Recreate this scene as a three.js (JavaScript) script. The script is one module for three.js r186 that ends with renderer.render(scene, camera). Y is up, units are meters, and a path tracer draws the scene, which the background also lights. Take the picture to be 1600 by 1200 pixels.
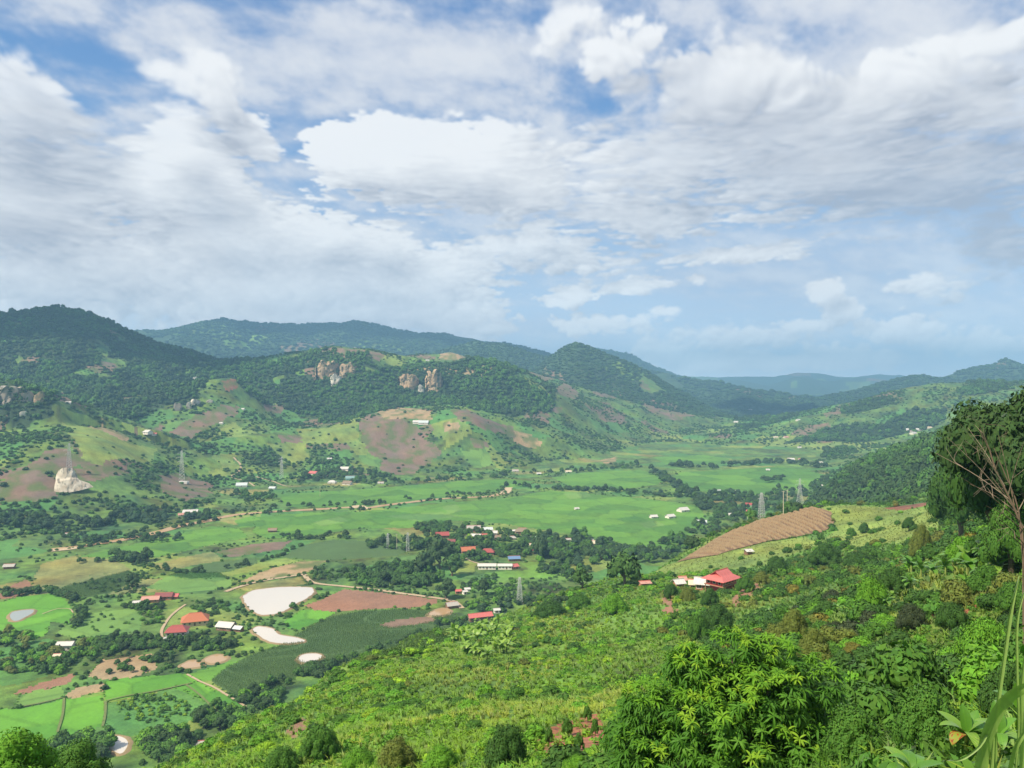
import * as THREE from 'three';
import { mergeGeometries } from 'three/addons/utils/BufferGeometryUtils.js';

// ---------------------------------------------------------------- camera, light, air
const F = 1190, EYE = 150;                       // the valley floor is y = 0, the viewpoint 150 m above it
const scene = new THREE.Scene();
const camera = new THREE.PerspectiveCamera(2 * Math.atan(600 / F) * 180 / Math.PI, 4 / 3, 0.1, 60000);
camera.position.set(0, EYE, 0);
camera.lookAt(0, EYE, -100);
const renderer = new THREE.WebGLRenderer({ antialias: true });
renderer.setSize(1024, 768);
renderer.toneMapping = THREE.LinearToneMapping;
renderer.toneMappingExposure = 1.5;
renderer.shadowMap.enabled = true;
const SUN = new THREE.Vector3(-0.56, 0.80, 0.10).normalize();
const sun = new THREE.DirectionalLight(0xfff0d6, 5.0);
sun.position.copy(SUN).multiplyScalar(2000); sun.target.position.set(0, 0, -600);
sun.castShadow = true; sun.shadow.radius = 2;
Object.assign(sun.shadow.camera, { left: -1600, right: 1600, top: 1600, bottom: -1600, near: 1, far: 6000 });
scene.add(sun, sun.target);
scene.fog = new THREE.FogExp2(new THREE.Color(0.32, 0.65, 1.0), 0.000185);

// ---------------------------------------------------------------- random numbers and noise
let seed = 1;
function rnd() { seed = (seed + 0x6D2B79F5) | 0; let t = Math.imul(seed ^ (seed >>> 15), 1 | seed); t = (t + Math.imul(t ^ (t >>> 7), 61 | t)) ^ t; return ((t ^ (t >>> 14)) >>> 0) / 4294967296; }
const rr = (a, b) => a + (b - a) * rnd();
const pick = (a) => a[Math.floor(rnd() * a.length)];
const PERM = new Uint8Array(512);
{ seed = 77; const p = [...Array(256).keys()]; for (let i = 255; i > 0; i--) { const j = Math.floor(rnd() * (i + 1)); [p[i], p[j]] = [p[j], p[i]]; } for (let i = 0; i < 512; i++) PERM[i] = p[i & 255]; }
const GX = new Float64Array(256), GY = new Float64Array(256), GZ = new Float64Array(256);
for (let i = 0; i < 256; i++) { const a = rnd() * 6.28318, c = rnd() * 2 - 1, s = Math.sqrt(1 - c * c); GX[i] = Math.cos(a) * s * 1.4; GY[i] = Math.sin(a) * s * 1.4; GZ[i] = c * 1.4; }
const fade = (t) => t * t * t * (t * (t * 6 - 15) + 10);
function noise(x, y, z = 0.37) {
  const X = Math.floor(x), Y = Math.floor(y), Z = Math.floor(z), fx = x - X, fy = y - Y, fz = z - Z, u = fade(fx), v = fade(fy), w = fade(fz);
  const g = (i, j, k) => { const h = PERM[PERM[PERM[(X + i) & 255] + ((Y + j) & 255)] + ((Z + k) & 255)]; return GX[h] * (fx - i) + GY[h] * (fy - j) + GZ[h] * (fz - k); };
  const a = g(0, 0, 0), b = g(1, 0, 0), c = g(0, 1, 0), d = g(1, 1, 0), e = g(0, 0, 1), f = g(1, 0, 1), h = g(0, 1, 1), l = g(1, 1, 1);
  const p = a + u * (b - a), q = c + u * (d - c), r = e + u * (f - e), s = h + u * (l - h), m = p + v * (q - p), n = r + v * (s - r);
  return m + w * (n - m);
}
function fbm(x, y, z, oct, gain = 0.5) { let s = 0, a = 1, t = 0; for (let i = 0; i < oct; i++) { s += a * noise(x, y, z); t += a; a *= gain; x *= 2.03; y *= 2.03; z = z * 2.03 + 7.1; } return s / t; }
const ss = (a, b, x) => { const t = Math.min(1, Math.max(0, (x - a) / (b - a))); return t * t * (3 - 2 * t); };
const clamp = (x, a, b) => Math.min(b, Math.max(a, x));
const mix = (a, b, t) => a + (b - a) * t;
const lin = (r, g, b) => [r, g, b].map((c) => { c /= 255; return c <= 0.04045 ? c / 12.92 : ((c + 0.055) / 1.055) ** 2.4; });

// ---------------------------------------------------------------- the sky: air, a broken high sheet and heaped clouds all round
{
  const W = 4096, H = 2048, data = new Float32Array(W * H * 4), D = Math.PI / 180;
  // heaped clouds: [azimuth, elevation, half width, half height, strength, greyness] in degrees; azimuth 0 is along the valley
  const heaps = [], at = (px, py, rx, ry, s, g) => { const a = Math.atan((px - 800) / F), c = Math.cos(a), k = c / F / D; heaps.push([a / D, Math.atan((600 - py) / F * c) / D, rx * k * c, ry * k, s, g]); };
  for (const h of [[20, 180, 130, 110, 1, .3], [90, 200, 80, 70, .9, .35], [20, 320, 200, 110, .95, .3], [140, 270, 70, 50, .8, .3], [264, 236, 52, 48, 1, 0], [300, 290, 110, 70, 1, 0], [230, 300, 90, 60, .9, .1], [370, 370, 190, 90, 1, .08], [310, 150, 84, 62, .85, .22], [385, 210, 70, 46, .8, .22], [250, 130, 40, 24, .7, .2], [500, 368, 110, 58, 1, .02], [590, 390, 90, 50, 1, .04], [620, 450, 180, 70, 1, .1], [430, 450, 260, 80, 1, .12], [200, 420, 220, 80, .8, .15], [60, 440, 140, 60, .7, .15], [545, 225, 60, 42, 1, 0], [620, 240, 110, 56, .95, .04], [720, 250, 170, 66, .95, .12], [810, 290, 160, 58, .9, .14], [640, 485, 180, 44, 1, .08], [470, 486, 230, 36, 1, .04], [560, 488, 60, 16, 1, 0], [420, 490, 70, 14, 1, 0], [690, 505, 50, 18, 1, 0], [700, 420, 80, 36, .85, .08], [850, 364, 46, 14, .85, 0], [840, 400, 140, 40, .8, .2], [903, 460, 40, 17, 1, 0], [870, 472, 30, 10, .8, .05], [985, 445, 60, 17, .8, .1], [1025, 495, 30, 11, .75, .02], [1280, 462, 38, 28, 1, 0], [1312, 490, 54, 22, .95, .04], [1240, 512, 44, 16, .85, 0], [1080, 440, 22, 14, .7, .06], [252, 467, 30, 15, 1, 0], [170, 452, 26, 20, .9, .02], [60, 485, 110, 16, .9, 0], [762, 512, 46, 16, 1, 0], [715, 530, 70, 14, .9, 0], [1110, 566, 90, 18, 1, 0], [1235, 572, 110, 16, 1, 0], [1030, 552, 60, 18, 1, 0], [1330, 574, 90, 14, .9, 0], [1350, 560, 110, 18, .7, .06], [1150, 530, 160, 26, .6, .08], [1420, 520, 120, 30, .65, .12], [950, 510, 90, 20, .6, .06], [1540, 540, 90, 20, .7, .12],
    [1490, 290, 250, 90, .95, .75], [1290, 255, 230, 90, .9, .42], [1570, 380, 90, 66, .85, .95], [1050, 255, 170, 60, .75, .4], [1380, 140, 210, 66, .8, .28], [1110, 130, 170, 70, .8, .2], [1200, 200, 200, 60, .8, .3], [1000, 330, 160, 38, .7, .25], [1540, 170, 120, 60, .8, .45], [1150, 392, 160, 20, .7, .2], [1460, 450, 70, 30, .6, .25], [1550, 60, 100, 40, .7, .3], [960, 60, 110, 40, .55, .25]]) at(...h);
  seed = 5;
  for (let i = 0; i < 230; i++) {                 // the rest of the sky carries the same heaps and banks
    const az = rr(43, 317), el = 1 + 74 * rnd() ** 1.7, s = 1.4 + el * .15;
    heaps.push([az > 180 ? az - 360 : az, el, s * rr(1.1, 2.4), s * rr(.5, .95), rr(.7, 1), rr(0, .6)]);
  }
  for (let i = 0; i < 40; i++) heaps.push([rr(-44, 44), rr(29, 70), rr(5, 12), rr(2.4, 5), rr(.6, .85), rr(.1, .4)]);
  const NB = 120, bins = Array.from({ length: NB }, () => []);
  for (const h of heaps) { const wide = (h[2] * 2.2 + 4) / Math.max(.15, Math.cos(Math.min(88, h[1] + h[3]) * D)); for (let b = 0; b < NB; b++) { let da = Math.abs((b + .5) * 360 / NB - 180 - h[0]); da = Math.min(da, 360 - da); if (da < wide + 3) bins[b].push(h); } }
  let grey = 0;
  const heap = (az, el) => {                      // how deep inside a heaped cloud a direction lies; sets its greyness
    if (az > 180) az -= 360; if (az < -180) az += 360;
    let s = -2, g = 0, w = 1e-4; const c = Math.max(.15, Math.cos(el * D));
    for (const h of bins[clamp(Math.floor((az + 180) / 360 * NB), 0, NB - 1)]) {
      let da = az - h[0]; if (da > 180) da -= 360; if (da < -180) da += 360;
      const dx = da * c / h[2], dy = (el - h[1]) / h[3], q = h[4] * (1.05 - Math.sqrt(dx * dx + dy * dy));
      if (q > -1.2) { const e = clamp(.5 + .5 * (q - s) / .35, 0, 1); s = mix(s, q, e) + .35 * e * (1 - e); const k = Math.exp(q * 4); g += k * h[5]; w += k; }
    }
    grey = g / w; return s;
  };
  const zen = lin(66, 112, 176), mid = lin(112, 158, 212), low = lin(190, 212, 236), white = lin(250, 250, 250), shade = lin(168, 173, 187), veil = lin(192, 203, 224);
  const billow = (x, y, z, o) => { let s = 0, a = 1, t = 0; for (let i = 0; i < o; i++) { s += a * (2.1 * Math.abs(noise(x, y, z)) - .5); t += a; a *= .5; x *= 2.07; y *= 2.07; z = z * 2.07 + 3.3; } return s / t; };
  for (let j = H / 2; j < H; j++) {
    const el = ((j + .5) / H - .5) * 180, y = Math.sin(el * D), ce = Math.cos(el * D), pole = ss(86, 70, el);
    for (let i = 0; i < W; i++) {
      const phi = ((i + .5) / W - .5) * 2 * Math.PI, x = Math.cos(phi) * ce, z = Math.sin(phi) * ce, az = Math.atan2(x, -z) / D;
      const t = ss(0, 22, el), t2 = ss(10, 42, el);
      let r = mix(mix(low[0], mid[0], t), zen[0], t2), g = mix(mix(low[1], mid[1], t), zen[1], t2), b = mix(mix(low[2], mid[2], t), zen[2], t2);
      // the high sheet, in rolls and flakes with blue between
      const k = 1 / (y + .3), px = x * k, pz = z * k, wp = noise(px * 1.3, pz * 1.3, 3.1);
      const roll = fbm(px * 2.3 + wp * .9 + pz * .6, pz * 5 + wp * .7, 9.2, 3, .5), flake = fbm(px * 10 + wp, pz * 11 + px * 2, 4.7, 5, .62), big = noise(px * 1.1 + 3.3, pz * 1.5 + 1.2, 5.7);
      let a = ss(-.4, .24, roll * .8 + flake * .62 + big * .75 + .02) * mix(.5, .92, ss(3, 20, el));
      const vb = ss(-.3, .45, roll * .5 + flake * .7 + big * .35);
      r = mix(r, mix(veil[0] * .9, white[0] * .84, vb), a); g = mix(g, mix(veil[1] * .9, white[1] * .85, vb), a); b = mix(b, mix(veil[2] * .92, white[2] * .88, vb), a);
      // heaped clouds
      const w1 = noise(x * 7, y * 9, z * 7), w2 = noise(x * 7 + 5, y * 9 + 3, z * 7 + 1), fr = mix(30, 11.5, ss(3, 20, el));
      const ax = x * fr + w1 * .5, ay = y * fr * 1.1, az3 = z * fr + w2 * .5, fine = noise(x * fr * 5.3, y * fr * 5.3, z * fr * 5.3) * .5 + noise(x * fr * 11, y * fr * 11, z * fr * 11) * .3;
      const wid = mix(.5, 1.6, ss(2, 18, el)), bl = billow(ax, ay, az3, 4);
      const ha = az + w1 * 1.8 * wid, he = el + w2 * 1.3 * wid, s0 = heap(ha, he), g0 = grey;
      const soft = g0 * .9 + ss(.1, -.45, w2) * .34 + ss(0, -.7, w1) * .2, d0 = s0 + bl * .62 + fine * .16 - .04, al = ss(0, .09 + .5 * soft, d0) * mix(.97, .84, Math.min(1, soft)) * pole;
      if (al > 0) {
        const s1 = heap(ha - 1.3 * wid, he + 1.8 * wid), bs = billow(ax - .07, ay + .13, az3, 3), b3 = billow(ax, ay, az3, 3);
        const litup = clamp(.6 + (s0 - s1) * .7 + (b3 - bs) * (.3 + .6 * ss(.8, .1, s0)) + (bl - .1) * .1 - clamp(s0, 0, 1) * .36 + w1 * .2, 0, 1), q = clamp(g0 * .7 + (1 - litup) * .95 - .2, 0, 1);
        r = mix(r, mix(white[0], shade[0], q), al); g = mix(g, mix(white[1], shade[1], q), al); b = mix(b, mix(white[2], shade[2], q), al);
      }
      const hz = Math.exp(-Math.max(0, el) / 5) * .62;
      const lift = 1 + 1.5 * Math.exp(-el / 2.8), o = (j * W + i) * 4; data[o] = lift * mix(r, low[0] * 1.5, hz) * .72; data[o + 1] = lift * mix(g, low[1] * 1.3, hz) * .72; data[o + 2] = lift * mix(b, low[2] * 1.1, hz) * .72; data[o + 3] = 1;
    }
  }
  for (let j = 0; j < H / 2; j++) for (let i = 0; i < W; i++) { const o = (j * W + i) * 4; data[o] = .16; data[o + 1] = .2; data[o + 2] = .17; data[o + 3] = 1; }
  const sky = new THREE.DataTexture(data, W, H, THREE.RGBAFormat, THREE.FloatType);
  sky.mapping = THREE.EquirectangularReflectionMapping; sky.magFilter = sky.minFilter = THREE.LinearFilter; sky.needsUpdate = true;
  scene.background = sky; scene.environment = sky;
}
console.log('sky done');

// ---------------------------------------------------------------- the lie of the land
// heights from surveyed spots: [bearing column, depth, height]; a thin plate bends through them
const spots = [];
const sp = (px, d, h) => spots.push([(px - 800) / F * d, -d, h]);
const sv = (px, py, d) => sp(px, d, EYE - (py - 600) / F * d);
for (const [x, z, h] of [[0, 0, 148.2], [0, 25, 153], [30, 10, 152], [-30, 10, 144], [60, -20, 146], [-60, -10, 132], [-60, 30, 140], [100, 0, 158], [150, 60, 165], [0, 120, 165], [-150, 80, 120], [300, 0, 190], [-300, 50, 60], [0, 400, 190], [-600, 200, 20], [700, 200, 260], [0, 2000, 300], [-2500, 0, 150], [2500, 0, 420]]) spots.push([x, z, h]);
for (const a of [[800, 1250, 14], [1400, 1200, 9], [1600, 1100, 12], [1150, 1300, 12], [1400, 1050, 40], [1600, 900, 60], [1500, 860, 90], [1350, 930, 120], [800, 1200, 30], [800, 1100, 75], [800, 1040, 150], [800, 985, 230], [800, 962, 270], [640, 1200, 35], [640, 1100, 100], [640, 1030, 190], [640, 1000, 225], [520, 1150, 70], [520, 1085, 130], [520, 1055, 165], [400, 1180, 60], [400, 1130, 105], [300, 1200, 75], [100, 1300, 45], [960, 1100, 80], [960, 1000, 165], [960, 940, 250], [960, 902, 300], [1060, 1000, 120], [1060, 930, 220], [1060, 895, 320], [1060, 872, 370], [1127, 915, 275], [1127, 1000, 110], [1127, 870, 330], [1110, 840, 400], [1200, 870, 300], [1200, 930, 180], [1200, 806, 420], [1290, 790, 430], [1290, 830, 360], [1290, 870, 260], [1290, 960, 120], [1400, 787, 410], [1400, 830, 310], [1400, 880, 190], [1400, 770, 600], [1400, 740, 700], [1400, 705, 850], [1300, 770, 800], [1330, 735, 880], [1500, 787, 300], [1500, 740, 500], [1500, 690, 700], [1500, 665, 850], [1600, 820, 130], [1600, 750, 300], [1600, 700, 600], [1600, 640, 850],
  [110, 740, 900], [110, 690, 980], [0, 690, 1000], [220, 760, 930], [284, 752, 1060], [200, 680, 1150], [300, 680, 1300], [350, 640, 1450], [250, 690, 1250], [250, 640, 1400], [400, 690, 1300], [370, 600, 1600], [440, 720, 1250], [60, 640, 1300], [200, 610, 1500], [300, 600, 1550], [0, 580, 1600], [100, 540, 1700], [200, 560, 1800], [300, 570, 1800], [-150, 500, 1900], [0, 490, 1900], [60, 488, 1900], [95, 482, 1900], [150, 500, 1950], [200, 522, 2050], [290, 548, 2100], [370, 588, 2050],
  [420, 556, 1900], [500, 553, 1850], [560, 560, 1800], [620, 572, 1850], [700, 575, 1850], [780, 572, 1900], [850, 600, 1950], [900, 640, 1900], [950, 670, 1900], [520, 605, 1740], [655, 620, 1740], [430, 620, 1700], [800, 630, 1750], [380, 650, 1650], [430, 655, 1550], [560, 655, 1500], [650, 650, 1500], [640, 690, 1400], [560, 700, 1350], [740, 660, 1450], [740, 700, 1380], [850, 680, 1550], [820, 700, 1500], [950, 690, 1750], [540, 548, 2300], [620, 560, 2300], [710, 556, 2200], [700, 575, 2120], [780, 580, 2200], [850, 590, 2300], [1000, 640, 2300], [1060, 640, 2600], [1100, 650, 2900],
  [1430, 675, 1750], [1460, 605, 2000], [1350, 635, 2000], [1250, 660, 2000], [1530, 600, 2000], [1600, 610, 1900], [1180, 655, 2500]]) sv(...a);
for (const a of [[800, 330, 45], [800, 400, 10], [800, 460, -4], [640, 290, 45], [640, 370, 8], [640, 430, -4], [520, 220, 55], [520, 300, 15], [520, 360, -4], [400, 160, 75], [400, 240, 30], [400, 310, 3], [400, 350, -4], [300, 130, 78], [300, 210, 30], [300, 290, -2], [100, 100, 90], [100, 180, 35], [100, 260, -2], [-200, 100, 85], [-200, 200, 30], [-200, 280, -3], [960, 360, 50], [960, 450, 10], [960, 520, -4], [1060, 430, 45], [1060, 520, 5], [1060, 570, -4], [1110, 470, 45], [1127, 560, 5], [1200, 480, 50], [1200, 570, 10], [1200, 640, -4], [1290, 500, 60], [1290, 600, 25], [1290, 720, 5], [1400, 480, 72], [1400, 560, 62], [1400, 1050, 40], [1330, 1050, 20], [1500, 1100, 70], [1600, 1200, 90], [1900, 200, 150], [1900, 600, 140], [1900, 1000, 150], [2200, 60, 152], [2200, 200, 165], [1900, 2000, 250],
  [-300, 700, 10], [0, 720, 5], [150, 760, 2], [300, 850, 0], [400, 1050, 0], [500, 1150, 0], [620, 1200, 0], [740, 1250, 0], [850, 1400, 0], [950, 1600, 0], [1050, 1950, 0], [1140, 2600, 0], [1200, 4000, -5], [100, 450, -4], [400, 500, -4], [-200, 450, 0], [100, 600, -2], [400, 800, -4], [700, 700, -4], [700, 1000, -4], [900, 900, -4], [900, 1250, -4], [1100, 1200, -4], [1100, 1600, -4], [1200, 1800, -2], [1150, 2100, -4], [1250, 900, -4], [1250, 1250, -3], [1290, 1270, 2], [1230, 1600, 0], [500, 600, -4], [1000, 700, -4],
  [0, 850, 36], [95, 2400, 180], [290, 2500, 120], [-200, 2500, 200], [370, 2700, 120], [560, 2900, 150], [700, 2900, 140], [-600, 1200, 120], [-800, 2000, 260], [1500, 2400, 90], [1350, 2400, 60], [200, 3500, 60], [700, 3800, 60], [1600, 3000, 60], [1000, 3000, 40], [1200, 6000, -5], [400, 6000, 60], [1600, 6000, 60], [800, 9000, 20], [1400, 9000, 20], [-400, 4500, 100], [2200, 4000, 150], [1200, 15000, 0], [200, 15000, 50], [2000, 15000, 50], [1200, 28000, 0]]) sp(...a);
function plate(pts) {
  const S = 1000, n = pts.length, N = n + 3, A = Array.from({ length: N }, () => new Float64Array(N + 1));
  const U = (q) => q < 1e-12 ? 0 : q * Math.log(q);
  for (let i = 0; i < n; i++) {
    const [x, z, h] = pts[i];
    for (let j = 0; j < n; j++) A[i][j] = U(((x - pts[j][0]) ** 2 + (z - pts[j][1]) ** 2) / S / S);
    A[i][i] += 2e-5;
    A[i][n] = A[n][i] = 1; A[i][n + 1] = A[n + 1][i] = x / S; A[i][n + 2] = A[n + 2][i] = z / S; A[i][N] = h;
  }
  for (let c = 0; c < N; c++) {
    let p = c; for (let r = c + 1; r < N; r++) if (Math.abs(A[r][c]) > Math.abs(A[p][c])) p = r;
    [A[c], A[p]] = [A[p], A[c]];
    for (let r = 0; r < N; r++) if (r !== c && A[r][c]) { const f = A[r][c] / A[c][c]; for (let k = c; k <= N; k++) A[r][k] -= f * A[c][k]; }
  }
  const w = A.map((r, i) => r[N] / r[i]), X = pts.map((p) => p[0] / S), Z = pts.map((p) => p[1] / S);
  return (x, z) => { x /= S; z /= S; let s = w[n] + w[n + 1] * x + w[n + 2] * z; for (let i = 0; i < n; i++) { const q = (x - X[i]) ** 2 + (z - Z[i]) ** 2; if (q > 1e-12) s += w[i] * q * Math.log(q); } return s; };
}
const tps = plate(spots);
// mountain ridges: crest line as [bearing column, sight row, depth], front width, back width, steepness
const ridge = (name, d, pts, wf, wb, p, rough = 1) => {
  const P = pts.map(([px, py, dd = d]) => [(px - 800) / F * dd, -dd, EYE - (py - 600) / F * dd]);
  const m = Math.max(wf, wb);
  return { name, P, wf, wb, p, rough, x0: Math.min(...P.map((q) => q[0])) - m, x1: Math.max(...P.map((q) => q[0])) + m, z0: Math.min(...P.map((q) => q[1])) - m, z1: Math.max(...P.map((q) => q[1])) + m };
};
const ridges = [
  ridge('bluff', 1150, [[-160, 600], [-40, 588], [25, 592], [62, 605], [86, 634, 1130]], 95, 300, .75, .5),
  ridge('mountain', 4600, [[60, 500], [110, 486], [150, 505], [210, 517], [270, 513], [330, 500], [350, 497], [420, 504], [480, 505], [540, 505], [560, 498], [600, 511], [660, 519], [700, 519], [740, 529], [800, 538], [860, 552]], 2000, 1800, 1.35),
  ridge('mountain', 3400, [[600, 575], [660, 556], [700, 541], [740, 530], [760, 534], [790, 533], [830, 545], [870, 556]], 800, 800, 1.2),
  ridge('knoll', 2200, [[690, 562], [706, 549], [714, 549], [740, 562]], 90, 110, 1.2, .4),
  ridge('knoll', 2300, [[500, 552], [530, 545], [560, 546], [600, 556]], 200, 260, 1.2, .4),
  ridge('peak', 2900, [[815, 595], [850, 563], [880, 541], [903, 532], [925, 540], [960, 557], [1000, 576], [1040, 596], [1080, 613], [1110, 632], [1150, 656]], 820, 700, 1.15, .8),
  ridge('mountain', 6200, [[860, 560], [900, 545], [935, 543], [960, 548], [985, 552], [1005, 565], [1060, 584], [1120, 600], [1170, 614]], 1800, 1500, 1.3),
  ridge('mountain', 7600, [[960, 590], [1040, 592], [1100, 600], [1150, 592], [1200, 600], [1240, 586], [1290, 593], [1330, 588], [1400, 592], [1500, 600], [1600, 592]], 1400, 1200, 1.3),
  ridge('mountain', 9000, [[1000, 590], [1100, 585], [1180, 588], [1250, 579], [1300, 586], [1350, 585], [1390, 583], [1500, 586], [1700, 580]], 1300, 1500, 1.3),
  ridge('mountain', 3800, [[1150, 641], [1200, 635], [1250, 627], [1300, 617], [1340, 610], [1400, 596], [1430, 586], [1450, 584], [1475, 590], [1510, 578], [1530, 571], [1550, 572], [1570, 558], [1590, 570], [1640, 572], [1800, 560]], 900, 1200, 1.1),
  ridge('hill', 2050, [[1200, 663], [1260, 652], [1340, 636], [1400, 619], [1450, 606], [1490, 604], [1560, 600], [1700, 590]], 380, 500, 1.25),
];
function landform(x, z) {
  const r = Math.hypot(x, z);
  const near = 1 - ss(500, 1100, r);
  // the floor of the valley, rolling gently at its near left end
  let h = 1.2 * noise(x / 160, z / 160) + .5 + 3.2 * Math.max(0, noise(x / 120 + 5, z / 95 + 3)) * ss(-60, -260, x) * ss(-1000, -650, z) ;
  let t = tps(x, z); if (z > -60) t = Math.min(t, 150 + 60 * ss(-60, 400, z)); t = Math.min(t, 380);
  if (r > 40) {
    const up = ss(4, 60, t);
    t += up * (1 - near * .86) * (8 * noise(x / 210, z / 210, 2.2) + 13 * (.3 - Math.abs(noise(x / 150 + 2, z / 190))) + 2.4 * noise(x / 45, z / 45, 8.1));
    t += up * near * (1.1 * noise(x / 26, z / 26, 4.4) + .5 * noise(x / 9, z / 9, 1.4));
  } else t += .12 * noise(x / 3, z / 3);
  const k = 5, e = clamp(.5 + .5 * (t - h) / k, 0, 1); h = mix(h, t, e) + k * e * (1 - e);
  let who = 0;
  for (let i = 0; i < ridges.length; i++) {
    const R = ridges[i]; if (x < R.x0 || x > R.x1 || z < R.z0 || z > R.z1) continue;
    const sc = Math.min(1, R.wf / 700), wx = x + 60 * sc * noise(x / 400 / sc, z / 400 / sc, 3.3), wz = z + 60 * sc * noise(x / 400 / sc, z / 400 / sc, 9.3);
    let best = 1e18, bh = 0, front = 0;
    for (let j = 0; j + 1 < R.P.length; j++) {
      const [ax, az, ah] = R.P[j], [bx, bz, bb] = R.P[j + 1], dx = bx - ax, dz = bz - az, q = clamp(((wx - ax) * dx + (wz - az) * dz) / (dx * dx + dz * dz), 0, 1);
      const cx = ax + dx * q, cz = az + dz * q, dd = (wx - cx) ** 2 + (wz - cz) ** 2;
      if (dd < best) { best = dd; bh = mix(ah, bb, q); front = Math.hypot(cx, cz) > Math.hypot(wx, wz); }
    }
    const tt = Math.sqrt(best) / (front ? R.wf : R.wb); if (tt >= 1) continue;
    const g = R.rough * (tt * (1 - tt) * 3.2 + .1), L = 260 * Math.max(.25, sc);
    let v = bh * (1 - tt) ** R.p + bh * g * (.26 * (.3 - Math.abs(noise(x / L, z / L, 6.1))) + .1 * noise(x / L * 2.3, z / L * 2.3, 2.1) + .05 * noise(x / L * 5, z / L * 5, 1.1));
    v -= 4;
    if (v > h - 6) { const k2 = 8, e2 = clamp(.5 + .5 * (v - h) / k2, 0, 1); h = mix(h, v, e2) + k2 * e2 * (1 - e2); if (e2 > .5) who = i + 1; }
  }
  return [h, who];
}
// one sheet of land, rings round the viewpoint that widen with distance
const TH = []; { const R0 = Math.PI / 180; for (let a = -180; a < -46; a += 4) TH.push(a * R0); for (let a = -46; a < -40; a += .5) TH.push(a * R0); for (let i = 0; i <= 740; i++) TH.push((-40 + 80 * i / 740) * R0); for (let a = 40.5; a <= 46; a += .5) TH.push(a * R0); for (let a = 50; a <= 180; a += 4) TH.push(a * R0); }
TH[TH.length - 1] = Math.PI;
const RAD = [0.4]; { while (RAD.at(-1) < 9800) { const r = RAD.at(-1); RAD.push(r * (1 + (r < 6 ? .12 : r < 60 ? .03 : r < 300 ? .014 : r < 2400 ? .0056 : r < 6000 ? .009 : .03))); } }
const NT = TH.length, NR = RAD.length, HT = new Float32Array(NT * NR), WHO = new Uint8Array(NT * NR);
for (let i = 0; i < NR; i++) for (let j = 0; j < NT; j++) { const [h, w] = landform(RAD[i] * Math.sin(TH[j]), -RAD[i] * Math.cos(TH[j])); HT[i * NT + j] = h; WHO[i * NT + j] = w; }
console.log('land', NT, NR, NT * NR);
const find = (A, v) => { let lo = 0, hi = A.length - 2; while (lo < hi) { const m = (lo + hi + 1) >> 1; if (A[m] <= v) lo = m; else hi = m - 1; } return lo; };
function ground(x, z) {
  const r = clamp(Math.hypot(x, z), RAD[0], RAD[NR - 1] * .999), t = Math.atan2(x, -z), i = find(RAD, r), j = find(TH, t);
  const u = (r - RAD[i]) / (RAD[i + 1] - RAD[i]), v = (t - TH[j]) / (TH[j + 1] - TH[j]), o = i * NT + j;
  return mix(mix(HT[o], HT[o + 1], v), mix(HT[o + NT], HT[o + NT + 1], v), u);
}
// where the sight line through a survey column and row first meets the land
function spot(px, py) {
  const kx = (px - 800) / F, ky = (py - 600) / F; let d = 4, step;
  for (let n = 0; n < 4000 && d < 28000; n++) { step = Math.max(.15, d * .004); if (EYE - ky * d < ground(kx * d, -d)) break; d += step; }
  let a = d - step, b = d; for (let n = 0; n < 14; n++) { const m = (a + b) / 2; if (EYE - ky * m < ground(kx * m, -m)) b = m; else a = m; }
  return [kx * b, -b];
}
// ---------------------------------------------------------------- naming helpers
const taken = new Map();
const numbered = (n) => { const k = taken.get(n) || 0; taken.set(n, k + 1); return k ? n + '_' + String(k).padStart(3, '0') : n; };
function tag(o, label, category, group, kind) { o.userData = { label, ...(category ? { category } : {}), ...(group ? { group } : {}), ...(kind ? { kind } : {}) }; return o; }
function thing(name, label, category, [x, y, z] = [0, 0, 0], turn = 0, group) { const o = new THREE.Group(); o.name = numbered(name); o.position.set(x, y, z); o.rotation.y = turn; scene.add(o); return tag(o, label, category, group); }
function part(name, geo, mat, parent, top) { const m = new THREE.Mesh(geo, mat); m.name = top ? numbered(name) : name; m.castShadow = m.receiveShadow = true; parent.add(m); return m; }
const structure = (name, geo, mat, label) => tag(part(name, geo, mat, scene, true), label, null, null, 'structure');
const rgb = (r, g, b) => new THREE.Color().setRGB(r, g, b);
const mat = (c, rough = .9, more = {}) => new THREE.MeshStandardMaterial({ color: c.isColor ? c : rgb(...c), roughness: rough, ...more });

// ---------------------------------------------------------------- ground textures (grain only, about white)
function grain(n, f) {
  const a = new Uint8Array(n * n * 4);
  for (let y = 0; y < n; y++) for (let x = 0; x < n; x++) { const v = f(x / n, y / n), o = (y * n + x) * 4; for (let k = 0; k < 3; k++) a[o + k] = clamp((Array.isArray(v) ? v[k] : v) * 255, 0, 255); a[o + 3] = 255; }
  const t = new THREE.DataTexture(a, n, n); t.wrapS = t.wrapT = THREE.RepeatWrapping; t.magFilter = THREE.LinearFilter; t.minFilter = THREE.LinearMipmapLinearFilter; t.generateMipmaps = true; t.needsUpdate = true; return t;
}
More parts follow.
